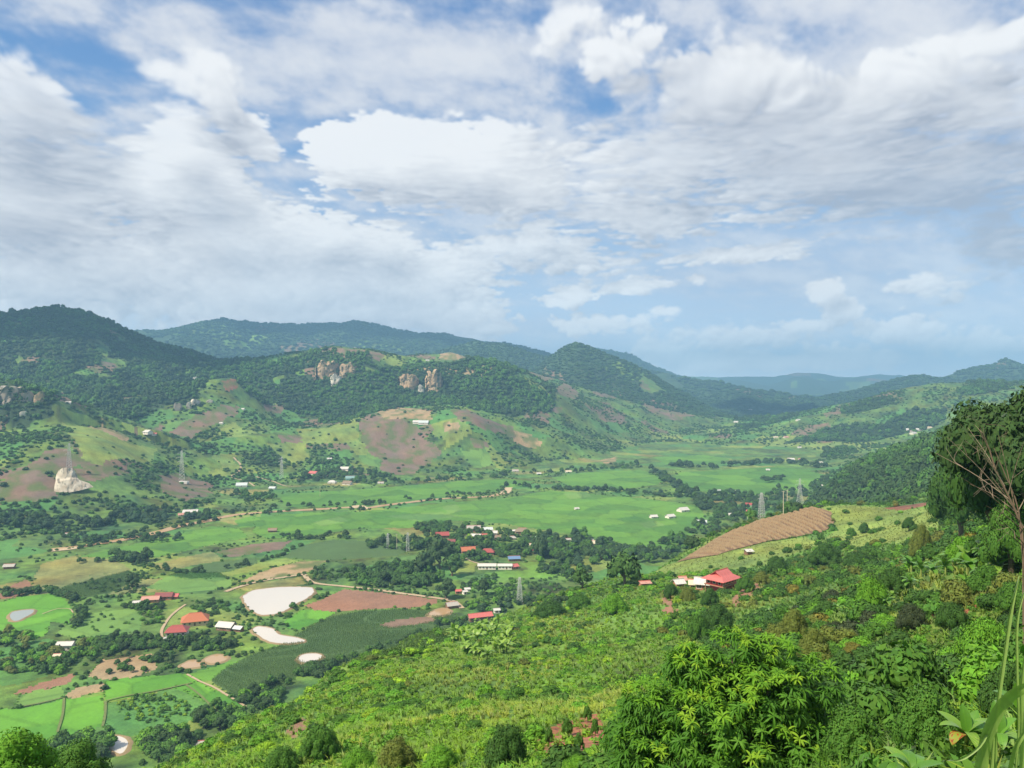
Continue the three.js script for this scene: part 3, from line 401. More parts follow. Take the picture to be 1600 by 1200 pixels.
// ---------------------------------------------------------------- river, roads and tracks
const earth = mat([.52, .41, .27], 1, { map: clods, bumpMap: clods, bumpScale: .1 }), muddy = mat([.56, .37, .19], .35, { map: clods }), sandy = mat([.6, .48, .32], 1, { map: clods });
const way = (name, label, m, w, lift, o) => structure(name, ribbon(o, w, lift), m, label);
const RIVER = [[78, 859], [120, 855], [150, 850], [200, 842], [250, 831], [285, 821], [320, 815], [350, 808], [375, 804], [410, 801], [440, 799], [500, 796], [550, 793], [572, 794], [600, 790], [640, 785], [685, 780], [720, 778], [762, 776], [785, 771], [793, 764]];
way('river', 'muddy orange river winding along the left of the rice plain', muddy, 11, .35, RIVER);
way('sand_bank', 'pale sandy bank beside the river at the far left', sandy, 9, .45, [[80, 861], [100, 859], [122, 856]]);
way('sand_bank', 'sand bar at the river bend in mid plain', sandy, 12, .45, [[548, 794], [558, 791], [572, 796]]);
way('sand_bank', 'pale earth bank where the river meets the hill', sandy, 14, .45, [[787, 772], [791, 767], [793, 762]]);
way('dirt_road', 'cream dirt road looping above the white pond', earth, 3.6, .4, [[352, 925], [372, 918], [400, 910], [440, 903], [466, 899], [474, 898], [480, 905], [490, 911], [540, 917], [580, 921], [630, 928], [682, 935], [700, 938], [712, 942], [722, 951]]);
way('dirt_track', 'pale track climbing between the orchard and the red roofs', earth, 1.6, .4, [[290, 945], [280, 952], [268, 962], [258, 975], [252, 990], [256, 1002]]);
way('dirt_track', 'track beside the hamlet on the left slope', earth, 3, .5, [[365, 715], [376, 727], [372, 738], [362, 746], [385, 752], [398, 760]]);
way('dirt_track', 'track at the foot of the cliff hill', earth, 3, .5, [[400, 745], [425, 752], [450, 760], [470, 760]]);
way('footpath', 'narrow path between the bright paddies and the maize', earth, 1.2, .35, [[292, 1054], [310, 1064], [335, 1075], [360, 1090], [384, 1105]]);
way('footpath', 'paddy bund crossing the green paddies by the left pond', earth, .8, .4, [[66, 960], [90, 952], [108, 952], [114, 958]]);
way('footpath', 'earth path below the long white building', earth, 2, .4, [[726, 872], [738, 878], [760, 884]]);
for (const [o, l] of [[[[165, 1097], [164, 1120], [160, 1136]], 'grassy bund left of the bean field'], [[[165, 1096], [200, 1088], [240, 1081], [300, 1068]], 'grassy bund above the bean field'], [[[100, 1090], [98, 1115], [90, 1145]], 'bund dividing the corner paddies'], [[[28, 1106], [60, 1100], [98, 1091]], 'bund under the pale narrow paddy'], [[[290, 1070], [310, 1085], [330, 1104]], 'bund right of the bean field']])
  structure('paddy_bund', ribbon(o, 1.1, .45), mat([.16, .2, .07], 1, { map: mottle }), l);
// ---------------------------------------------------------------- ponds
const pale = new THREE.MeshPhysicalMaterial({ color: rgb(.56, .53, .49), roughness: .06 }), brown = new THREE.MeshPhysicalMaterial({ color: rgb(.40, .27, .15), roughness: .08 }), clear = new THREE.MeshPhysicalMaterial({ color: rgb(.3, .34, .33), roughness: .05 });
const bankMat = mat([.33, .25, .14], 1, { map: clods });
function pond(label, m, outline) {
  let P = outline.map(([px, py]) => spot(px, py)); const C = new THREE.CatmullRomCurve3(P.map(([x, z]) => new THREE.Vector3(x, 0, z)), true).getSpacedPoints(72).slice(0, 72);
  const lv = Math.max(...C.map((p) => ground(p.x, p.z))) + .25, cx = C.reduce((s, p) => s + p.x, 0) / 72, cz = C.reduce((s, p) => s + p.z, 0) / 72;
  for (const p of C) { const k = 1 + .05 * noise(p.x / 4, p.z / 4, 5); p.x = cx + (p.x - cx) * k; p.z = cz + (p.z - cz) * k; }
  const o = new THREE.Group(); o.name = numbered('pond'); scene.add(tag(o, label, null, null, 'structure'));
  const s = new THREE.Shape(C.map((p) => new THREE.Vector2(p.x, -p.z))), g = new THREE.ShapeGeometry(s); g.rotateX(-Math.PI / 2); g.translate(0, lv, 0); part('water', g, m, o);
  const pos = [], idx = []; C.forEach((p, i) => { const q = C[(i + 1) % 72], b = C[(i + 71) % 72]; let nx = -(q.z - b.z), nz = q.x - b.x; const L = Math.hypot(nx, nz); nx /= L; nz /= L; if (nx * (p.x - cx) + nz * (p.z - cz) < 0) { nx = -nx; nz = -nz; } const w = 1.1 + .7 * noise(p.x / 5, p.z / 5, 2), X = p.x + nx * 2 * w, Z = p.z + nz * 2 * w; pos.push(p.x - nx * .3, lv - .12, p.z - nz * .3, p.x + nx * w * .6, lv + .3, p.z + nz * w * .6, X, ground(X, Z) - .15, Z); });
  for (let i = 0; i < 72; i++) { const a = i * 3, b = ((i + 1) % 72) * 3; for (const k of [0, 1]) idx.push(a + k, b + k, a + k + 1, b + k, b + k + 1, a + k + 1); }
  const bg = new THREE.BufferGeometry(); bg.setAttribute('position', new THREE.Float32BufferAttribute(pos, 3)); bg.setAttribute('uv', new THREE.Float32BufferAttribute(pos.filter((_, i) => i % 3 !== 1).map((v) => v / 6), 2)); bg.setIndex(idx); bg.computeVertexNormals(); part('bank', bg, bankMat, o);
  return C;
}
const ponds = [pond('large milky white pond beside the ploughed field', pale, [[381, 931], [400, 923], [440, 919], [484, 920], [491, 925], [480, 936], [462, 945], [440, 957], [415, 962], [395, 955], [385, 945]]),
  pond('milky pond with a dark tree on its rim', pale, [[395, 985], [402, 980], [425, 983], [436, 992], [468, 998], [476, 1003], [450, 1006], [425, 1004], [405, 994]]), pond('small round pale pond inside the maize', pale, [[466, 1030], [475, 1023], [494, 1022], [503, 1026], [494, 1033], [476, 1036]]),
  pond('brown pond beside the grey shack', brown, [[670, 962], [680, 954], [695, 951], [704, 955], [694, 962]]), pond('silvery pond among the left paddies', clear, [[16, 966], [22, 957], [50, 954], [52, 958], [40, 965], [25, 971]]), pond('tan pond left of the pair below the red roofs', brown, [[282, 1041], [300, 1033], [314, 1036], [313, 1042], [290, 1044]]), pond('tan pond right of the pair below the red roofs', brown, [[319, 1031], [338, 1024], [355, 1027], [350, 1033], [332, 1037]]), pond('pale pond under the trees at the bottom left', pale, [[167, 1160], [178, 1151], [194, 1154], [200, 1164], [190, 1178], [180, 1176]])];
const inPond = (x, z) => ponds.some((C) => { const P = C; let c = false; for (let i = 0, j = P.length - 1; i < P.length; j = i++) if ((P[i].z > z) !== (P[j].z > z) && x < (P[j].x - P[i].x) * (z - P[i].z) / (P[j].z - P[i].z) + P[i].x) c = !c; return c; });
// ---------------------------------------------------------------- the terraced field on the spur
const TERR = [[1058, 879], [1090, 861], [1130, 836], [1180, 816], [1240, 800], [1272, 794], [1296, 800], [1302, 822], [1262, 836], [1180, 851], [1120, 868]].map(([a, b]) => spot(a, b));
{
  const x0 = Math.min(...TERR.map((p) => p[0])), x1 = Math.max(...TERR.map((p) => p[0])), z0 = Math.min(...TERR.map((p) => p[1])), z1 = Math.max(...TERR.map((p) => p[1])), S = .55, by = new Map();
  const A = spot(1200, 815), B = spot(1280, 838), L = Math.hypot(B[0] - A[0], B[1] - A[1]), nx = -(B[1] - A[1]) / L, nz = (B[0] - A[0]) / L;
  const edge = (x, z) => { let b = 1e9; for (let i = 0; i < TERR.length; i++) { const [ax, az] = TERR[i], [bx, bz] = TERR[(i + 1) % TERR.length], dx = bx - ax, dz = bz - az, q = clamp(((x - ax) * dx + (z - az) * dz) / (dx * dx + dz * dz), 0, 1); b = Math.min(b, Math.hypot(x - ax - dx * q, z - az - dz * q)); } return b; };
  const row = (x, z) => ((x - A[0]) * nx + (z - A[1]) * nz + 2.2 * noise(x / 30, z / 30, 1) + .5 * noise(x / 8, z / 8, 5)) / 4;
  const up = (x, z) => { const t = row(x, z), f = t - Math.floor(t); const e = Math.min(1, edge(x, z) / 5); return ground(x, z) + .25 + .35 * e + e * 1.5 * (f < .78 ? f / .78 : 1 - ss(0, 1, (f - .78) / .22)) + .16 * noise(x / 1.4, z / 1.4, 3); };
  for (let x = x0; x < x1; x += S) for (let z = z0; z < z1; z += S) if (inside(TERR, x + 1.5 * noise(x / 6, z / 6), z)) { const q = row(x, z), k = Math.floor(q) * 2 + (q - Math.floor(q) > .72 ? 1 : 0); if (!by.has(k)) by.set(k, []); by.get(k).push([x, z]); }
  const o = new THREE.Group(); o.name = 'terraced_field'; scene.add(tag(o, 'brown terraced field stepping down the spur', null, null, 'structure'));
  const tm = [[.23, .145, .082], [.26, .165, .09], [.205, .13, .076], [.30, .215, .12]].map((c) => mat(c, 1, { map: clods, bumpMap: clods, bumpScale: .2 }));
  for (const [k, L] of by) { const pos = [], uv = [], V = (x, z) => { pos.push(x, up(x, z), z); uv.push(x / 9, z / 9); }; for (const [x, z] of L) { V(x, z); V(x, z + S); V(x + S, z); V(x + S, z); V(x, z + S); V(x + S, z + S); } const g = new THREE.BufferGeometry(); g.setAttribute('position', new THREE.Float32BufferAttribute(pos, 3)); g.setAttribute('uv', new THREE.Float32BufferAttribute(uv, 2)); g.computeVertexNormals(); part(k % 2 ? 'dry_bank' : 'terrace', g, k % 2 ? tm[3] : tm[(((k / 2) % 3) + 3) % 3], o); }
}
// ---------------------------------------------------------------- cliffs and rocks
function rock(name, label, px, py, w, h, dep, tones, seedv, turn = 0, back = .42) {
  const [x, z] = spot(px, py), g = new THREE.BoxGeometry(w, h, dep, Math.ceil(w / 2.2), Math.ceil(h / 2.2), 8), p = g.attributes.position, c = [];
  for (let i = 0; i < p.count; i++) {
    let X = p.getX(i), Y = p.getY(i), Z = p.getZ(i); const u = X / w * 2, v = Y / h * 2, e = Math.pow(Math.abs(u), 4);
    const n = fbm(X / 14 + seedv, Y / 22, Z / 14 + seedv, 4), cr = Math.abs(noise(X / 5 + seedv, Y / 16, seedv));
    Y -= (e * h * .34 + h * .3 * noise(X / 9, seedv, 2)) * (v > 0 ? v : v * .4); Z += (Z > 0 ? 1 : -1) * (n * 7 - cr * 5 - e * dep * .35) * Math.min(1, w / 40); X += 2.4 * noise(Y / 6, Z / 8, seedv) * Math.min(1, w / 40); p.setXYZ(i, X, Y, Z);
    const s = fbm(X / 4 + seedv, Y / 34, Z / 20, 3), q = noise(X / 22, Y / 15, seedv + 4), d = noise(X / 6, Y / 6, seedv + 9), t = ss(-.15, .3, q + s * .5);
    let k = [0, 1, 2].map((m) => mix(tones[0][m], tones[1][m], t)); const f = ss(.16, .34, s + d * .3); k = k.map((b, m) => mix(b, tones[2][m], f)); const gr = ss(.22, .3, d + .25 * noise(X / 11, Y / 9, 1)); k = k.map((b, m) => mix(b, [.05, .09, .03][m], gr * .8)); c.push(...k);
  }
  g.setAttribute('color', new THREE.Float32BufferAttribute(c, 3)); g.computeVertexNormals();
  const m = part(name, g, new THREE.MeshStandardMaterial({ vertexColors: true, roughness: .95, bumpMap: clods, bumpScale: .5 }), scene, true); m.position.set(x, ground(x, z) + h * .42, z - dep * back); m.rotation.y = Math.atan2(-x, -z) + Math.PI + turn + Math.PI; tag(m, label, name.split('_').pop());
  m.rotation.y = Math.atan2(-x, -z) + turn; return m;
}
const TO = [[.42, .31, .2], [.52, .36, .22], [.2, .17, .14]], TG = [[.3, .28, .25], [.4, .33, .27], [.13, .12, .11]], TW = [[.62, .58, .5], [.5, .46, .4], [.26, .24, .21]];
rock('cliff', 'orange and cream cliff high in the central forest, left one', 508, 597, 58, 52, 44, TO, 3, .1, .62);
rock('cliff', 'broken orange cliff right of the left orange cliff', 541, 592, 46, 38, 40, TO, 5, -.1, .62);
rock('cliff', 'grey-white streaked cliff under the left orange cliff', 523, 604, 26, 30, 26, TW, 23, .1, .5);
rock('cliff', 'orange cliff right of the forest gap, wider half', 636, 612, 46, 44, 36, TO, 11, -.1, .6);
rock('cliff', 'tall orange cliff at the right end of the pair', 676, 615, 38, 56, 36, TO, 17, .15, .6);
rock('cliff', 'small pale cliff between the two orange cliffs', 657, 616, 14, 24, 20, TW, 19, 0, .5);
rock('bluff', 'dark streaked rock bluff at the far left edge', 10, 634, 44, 30, 30, TG, 31, .2, .6);
rock('bluff', 'reddish rock face on the left bluff', 56, 634, 14, 22, 18, TO, 37, -.2, .55);
rock('bluff', 'grey rock face between the bluff rocks', 34, 630, 20, 18, 18, TG, 39, 0, .6);
rock('outcrop', 'small white outcrop at the foot of the left bluff', 35, 651, 11, 9, 8, TW, 41);
rock('outcrop', 'white rock showing under the forested left hill', 304, 634, 17, 13, 12, TW, 43, .2, .5); rock('outcrop', 'pale rock left of the white outcrops under the forest', 293, 639, 9, 14, 10, TW, 47, 0, .5);
rock('outcrop', 'dark streaked rock left of the pale rocks under the forest', 276, 642, 14, 16, 12, TG, 49, 0, .5);
rock('outcrop', 'small pale rock right of the outcrops under the forest', 326, 629, 12, 6, 8, TW, 53, 0, .5);
{ // the white rock below the pylon: a lens of bare limestone with an apron of scree
  const [x, z] = spot(108, 768), o = thing('rock_outcrop', 'bare white limestone rock below the left pylon', 'rock', [x, ground(x, z), z], Math.atan2(-x, -z));
  const lens = (nx, ny, f, s) => { const pos = [], col2 = [], uv = [], idx = []; for (let j = 0; j <= ny; j++) for (let i = 0; i <= nx; i++) { const [X, Y, Z] = f(i / nx, j / ny), n = fbm(X / 4, Y / 6, s, 4); pos.push(X + n, Y, Z + n * 1.6); const q = ss(.05, .3, fbm(X / 2.2, Y / 7, s + 3, 4)), t = ss(-.2, .3, noise(X / 8, Y / 5, s)); col2.push(...[0, 1, 2].map((m) => mix(mix([.66, .6, .5][m], [.5, .43, .34][m], t), [.2, .18, .15][m], q))); uv.push(X / 6, Y / 6); } for (let j = 0; j < ny; j++) for (let i = 0; i < nx; i++) { const a = j * (nx + 1) + i; idx.push(a, a + 1, a + nx + 1, a + 1, a + nx + 2, a + nx + 1); } const g = new THREE.BufferGeometry(); g.setAttribute('position', new THREE.Float32BufferAttribute(pos, 3)); g.setAttribute('color', new THREE.Float32BufferAttribute(col2, 3)); g.setAttribute('uv', new THREE.Float32BufferAttribute(uv, 2)); g.setIndex(idx); g.computeVertexNormals(); return g; };
  const rm = new THREE.MeshStandardMaterial({ vertexColors: true, roughness: .95, bumpMap: clods, bumpScale: .5 });
  part('rock_face', lens(54, 40, (u, v) => { const a = (u - .5) * 2, l = -15 + 2.5 * v, r = along([[0, 24], [.2, 20], [.4, 11], [.55, 8.5], [1, 7]], v), X = mix(l, r, u), ledge = ss(.5, .56, v); return [X, mix(-3 + u * 6.5, 26, v) - 7 * Math.pow(Math.abs(a), 3) * v * v, (1 - a * a) * 6 * (1 - v * .4) - v * 12 - ledge * 2.5]; }, 5), rm, o);
}
// ---------------------------------------------------------------- houses
const sheet = grain(256, (u, v) => { const n = ring(u, v, 4, 2) + .5 * ring(u, v, 14, 6), k = .84 + .1 * Math.sin(u * 6.28318 * 16) + .16 * n, rust = ss(.3, .6, n) * .3; return [k, k * (1 - rust * .5), k * (1 - rust)]; });       // corrugated sheet
const tiles = grain(256, (u, v) => .8 + .12 * Math.sin(u * 6.28318 * 20) + .1 * ((v * 16) % 1) + .1 * ring(u, v, 20, 3));
const roofMat = {}; for (const [k, c, t] of [['red', [.40, .09, .08], sheet], ['rose', [.62, .17, .16], sheet], ['orange', [.50, .17, .085], tiles], ['maroon', [.26, .085, .085], tiles], ['pink', [.60, .33, .27], sheet], ['white', [.66, .66, .64], sheet], ['grey', [.48, .46, .43], sheet], ['thatch', [.30, .235, .17], clods], ['blue', [.16, .28, .50], sheet], ['teal', [.25, .42, .42], sheet], ['pale', [.62, .70, .72], sheet], ['cream', [.66, .60, .45], tiles]]) roofMat[k] = mat(c, t === sheet ? .45 : .85, { map: t, bumpMap: t, bumpScale: .04, side: THREE.DoubleSide });
const wallMat = { wood: mat([.22, .12, .08], .8), white: mat([.72, .69, .63], .85), cream: mat([.6, .5, .34], .85), redwood: mat([.42, .05, .06], .7), brick: mat([.4, .19, .12], .9), grey: mat([.4, .39, .37], .9), aqua: mat([.3, .52, .53], .85) };
const glassDark = mat([.03, .035, .04], .15), frameMat = mat([.62, .56, .46], .7), doorMat = mat([.14, .075, .04], .6), postMat = mat([.3, .17, .11], .8), capMat = mat([.5, .12, .1], .5);
const slab = (a, b, c, d, t = .12) => { const m = new MB(), lo = (p) => [p[0], p[1] - t, p[2]]; m.quad(a, b, c, d).quad(lo(d), lo(c), lo(b), lo(a)); for (const [p, q] of [[a, b], [b, c], [c, d], [d, a]]) m.quad(p, lo(p), lo(q), q); return m.geo(); };
const uvRoof = (g, s = .5) => { const p = g.attributes.position, u = g.attributes.uv; for (let i = 0; i < p.count; i++) u.setXY(i, (p.getX(i) + p.getZ(i) * .3) * s, (p.getZ(i) + p.getY(i)) * s); return g; };
// a gabled or hipped house: w along the ridge, d across, e eaves height, r roof rise, stilt height s
function house(o, { w = 10, d = 7, e = 3, r = 2.2, s = 0, roof = 'red', wall = 'cream', hip = 0, over = .7, plain = false, vent = false }) {
  const W = w / 2, D = d / 2, y0 = s, y1 = s + e, m = new MB();
  m.box(w, e + .6, d, 0, s + e / 2 - .3, 0); if (!hip) for (const k of [-1, 1]) m.tri([k * W, y1, D], [k * W, y1 + r * .92, 0], [k * W, y1, -D]);
  if (!s) m.box(w + .3, 2, d + .3, 0, -.75, 0);
  part('wall', m.geo(), wallMat[wall], o);
  if (s) for (let i = 0; i < 4; i++) for (const k of [-1, 1]) part('post', new MB().box(.28, s + 2.4, .28, mix(-W + .3, W - .3, i / 3), s / 2 - 1.2, k * (D - .3)).geo(), postMat, o);
  const X = W + over, Z = D + over, ye = y1 - over * r / D * .6 + .12, yr = y1 + r + .12, xr = hip ? W * (1 - hip) : X, roofG = new THREE.Group();
  const rm = roofMat[roof];
  for (const k of [1, -1]) part('roof_slope', uvRoof(k > 0 ? slab([-X, ye, Z], [X, ye, Z], [xr, yr, 0], [-xr, yr, 0]) : slab([X, ye, -Z], [-X, ye, -Z], [-xr, yr, 0], [xr, yr, 0])), rm, o);
  if (hip) for (const k of [1, -1]) part('roof_slope', uvRoof(slab([k * X, ye, k * Z], [k * X, ye, -k * Z], [k * xr, yr, -.01], [k * xr, yr, .01])), rm, o);
  part('ridge_cap', new MB().bar([-xr - .05, yr + .05, 0], [xr + .05, yr + .05, 0], .16).geo(), roof === 'white' || roof === 'pale' ? roofMat.grey : capMat, o);
  if (plain) { part('door', new MB().box(.9, 1.9, .1, 0, y0 + .95, D + .04).geo(), doorMat, o); return; }
  const n = Math.max(2, Math.round(w / 3));
  for (const k of [1, -1]) for (let i = 0; i < n; i++) {
    const x = mix(-W, W, (i + .5) / n);
    if (k > 0 && i === Math.floor(n / 2)) { const q = part('door', new MB().box(1.1, 2.1, .12, x, y0 + 1.05, k * D + .05).geo(), doorMat, o); part('handle', new MB().box(.06, .2, .08, x + .4, y0 + 1, k * D + .14).geo(), frameMat, q); continue; }
    const q = part('window', new MB().box(1.1, 1.1, .1, x, y0 + e * .56, k * (D + .03)).geo(), glassDark, o);
    part('frame', new MB().box(1.3, .12, .16, x, y0 + e * .56 + .6, k * (D + .05)).box(1.3, .12, .2, x, y0 + e * .56 - .6, k * (D + .06)).box(.1, 1.1, .16, x - .6, y0 + e * .56, k * (D + .05)).box(.1, 1.1, .16, x + .6, y0 + e * .56, k * (D + .05)).box(.07, 1.1, .14, x, y0 + e * .56, k * (D + .05)).geo(), frameMat, q);
  }
  for (const k of [1, -1]) { const q = part('window', new MB().box(.1, 1.1, 1, k * (W + .03), y0 + e * .56, 0).geo(), glassDark, o); part('frame', new MB().box(.16, .12, 1.2, k * (W + .05), y0 + e * .56 + .6, 0).box(.2, .12, 1.2, k * (W + .06), y0 + e * .56 - .6, 0).box(.15, 1.1, .1, k * (W + .05), y0 + e * .56, .55).box(.15, 1.1, .1, k * (W + .05), y0 + e * .56, -.55).geo(), frameMat, q); }
}
const sites = [];                                           // keeps trees off the houses
const build = (name, label, cat, px, py, wpx, opt, turn = 0, group) => {
  const [x, z] = spot(px, py), dist = -z, w = wpx / F * dist, k = opt.ratio || .68, big = w / 11;
  const o = thing(name, label, cat, [x, ground(x, z), z], turn, group);
  house(o, { w, d: Math.max(3, w * k), e: opt.e || clamp(2.7 * Math.min(1.15, big), 2, 3.4), r: opt.r || w * k * .3, ...opt }); sites.push([x, z, w * .62]); return o;
};
// farms in the near valley
build('farmhouse', 'orange-roofed farmhouse above the tan ponds', 'house', 305, 974, 36, { roof: 'orange', wall: 'cream', hip: .5, ratio: .8, over: 1 }, .35);
build('farmhouse', 'red-roofed farmhouse with white front below the orange roof', 'house', 277, 992, 29, { roof: 'red', wall: 'white', hip: .45, ratio: .75, e: 3.2, over: .9 }, .2);
build('farmhouse', 'long maroon-roofed farmhouse behind the pale orchard', 'house', 257, 936, 24, { roof: 'maroon', wall: 'brick', ratio: .55 }, .12);
build('farm_annex', 'small red annex at the right end of the maroon farmhouse', 'house', 272, 935, 12, { roof: 'rose', wall: 'brick', ratio: .8, plain: true }, .12);
build('farm_shed', 'faded pink shed left of the maroon farmhouse', 'shed', 236, 940, 24, { roof: 'pink', wall: 'brick', ratio: .6, e: 2.2, r: 1.6 }, .2);
build('farm_shed', 'tiny white shed left of the pink shed', 'shed', 214, 945, 9, { roof: 'white', wall: 'grey', plain: true }, .3);
build('farm_shed', 'white-roofed open shed right of the red farmhouses', 'shed', 354, 983, 25, { roof: 'white', wall: 'wood', ratio: .7, r: 2 }, -.25);
build('farm_shed', 'small white lean-to beside the open shed', 'shed', 373, 986, 12, { roof: 'pale', wall: 'wood', ratio: .8, plain: true }, -.3);
build('farmhouse', 'white block house among the left orchard trees', 'house', 103, 1017, 22, { roof: 'white', wall: 'white', ratio: .7, e: 4, r: 1.2 }, .1);
build('farm_shed', 'small pale hut under the white block house', 'shed', 90, 1029, 8, { roof: 'cream', wall: 'cream', plain: true }, .1);
build('farm_shed', 'tin hut by the corner of the red farmhouse', 'shed', 259, 1003, 9, { roof: 'white', wall: 'grey', plain: true }, .3);
build('pond_shack', 'grey shack on the bank of the brown pond', 'shed', 706, 949, 16, { roof: 'grey', wall: 'wood', ratio: .8, plain: true }, .4);
build('longhouse', 'long red roof at the foot of the near slope', 'house', 750, 968, 36, { roof: 'rose', wall: 'wood', ratio: .38, e: 2.6, r: 1.6 }, .35);
build('farm_shed', 'small white hut right of the long red roof', 'shed', 776, 957, 8, { roof: 'white', wall: 'white', plain: true }, .2);
build('farm_shed', 'tiny red-roofed hut beside the two white huts', 'shed', 716, 927, 8, { roof: 'rose', wall: 'brick', plain: true }, .2);
build('farm_shed', 'upper of two white huts below the village', 'shed', 730, 924, 7, { roof: 'white', wall: 'white', plain: true }, .2);
build('farm_shed', 'lower of two white huts below the village', 'shed', 726, 928, 6, { roof: 'white', wall: 'white', plain: true }, .5);
build('farm_shed', 'rusty hut hidden at the bottom left trees', 'shed', 312, 1168, 12, { roof: 'grey', wall: 'wood', plain: true }, .2);
build('farm_shed', 'grey field hut on the dry mound', 'shed', 15, 888, 14, { roof: 'grey', wall: 'wood', plain: true }, .2);
build('farm_shed', 'brown field shed in the rice plain at the left', 'shed', 426, 831, 12, { roof: 'thatch', wall: 'wood', plain: true }, .1);
build('roadside_hut', 'tiny white hut in the orchard inside the road bend', 'shed', 549, 900, 7, { roof: 'white', wall: 'white', plain: true }, .1);
// the long white building and the village behind it
build('long_building', 'long white building, left half, before the village', 'building', 761, 889, 27, { roof: 'white', wall: 'white', ratio: .3, e: 3, r: 1.4 }, 0);
build('long_building', 'long white building, right half, before the village', 'building', 789, 889, 21, { roof: 'white', wall: 'white', ratio: .36, e: 3, r: 1.2 }, 0);
build('village_house', 'red-orange roof at the right end of the long white building', 'house', 803, 888, 11, { roof: 'rose', wall: 'brick', ratio: .9 }, .6);
build('village_house', 'blue tarpaulin roof above the long white building', 'house', 803, 876, 17, { roof: 'blue', wall: 'wood', ratio: .6 }, .15);
for (const [px, py, w, roof, wall, label, t] of [[691, 840, 19, 'red', 'wood', 'deep red roof at the left of the village', .2], [704, 849, 13, 'maroon', 'wood', 'dull red roof below the leftmost red one', .1], [731, 864, 21, 'orange', 'wood', 'long orange-red roof in front of the village', .3], [762, 866, 19, 'red', 'wood', 'red hipped roof beside the orange-red one', 0], [740, 830, 20, 'grey', 'wood', 'large grey roof at the back of the village', .1], [744, 841, 15, 'white', 'grey', 'white tin roof below the large grey roof', -.2], [755, 840, 13, 'rose', 'wood', 'pink-red roof in the middle of the village', .1], [762, 830, 14, 'pale', 'grey', 'pale blue-grey roof at the back of the village', .2], [770, 835, 13, 'white', 'grey', 'whitish roof right of the pink-red one', 0], [816, 834, 20, 'thatch', 'wood', 'brown hipped roof standing apart at the village right', 0], [804, 832, 7, 'white', 'white', 'tiny white hut beside the brown hipped roof', .2], [800, 843, 11, 'grey', 'grey', 'grey roof below the brown hipped roof', .2], [832, 844, 13, 'white', 'white', 'flat white house at the village right end', 0], [777, 842, 10, 'thatch', 'wood', 'small brown roof under the pink-red one', .3], [745, 858, 7, 'cream', 'cream', 'cream gable behind the red roofs', .8], [837, 864, 8, 'rose', 'brick', 'tiny red roof under the dark village tree', .4], [832, 854, 8, 'cream', 'cream', 'small cream house in the village trees', .1], [934, 852, 17, 'cream', 'white', 'cream roof in the wood edge by the plain', .1], [921, 848, 10, 'pale', 'white', 'pale roof left of the cream roof', .2], [941, 863, 11, 'white', 'white', 'white house below the cream roof', 0], [887, 846, 8, 'grey', 'grey', 'grey roof at the edge of the plain', .2]])
  build('village_house', label, 'house', px, py, w, { roof, wall, hip: /hipped|brown/.test(label) ? .4 : 0, ratio: .7, plain: w < 12 }, t, 'houses of the village in the wood');
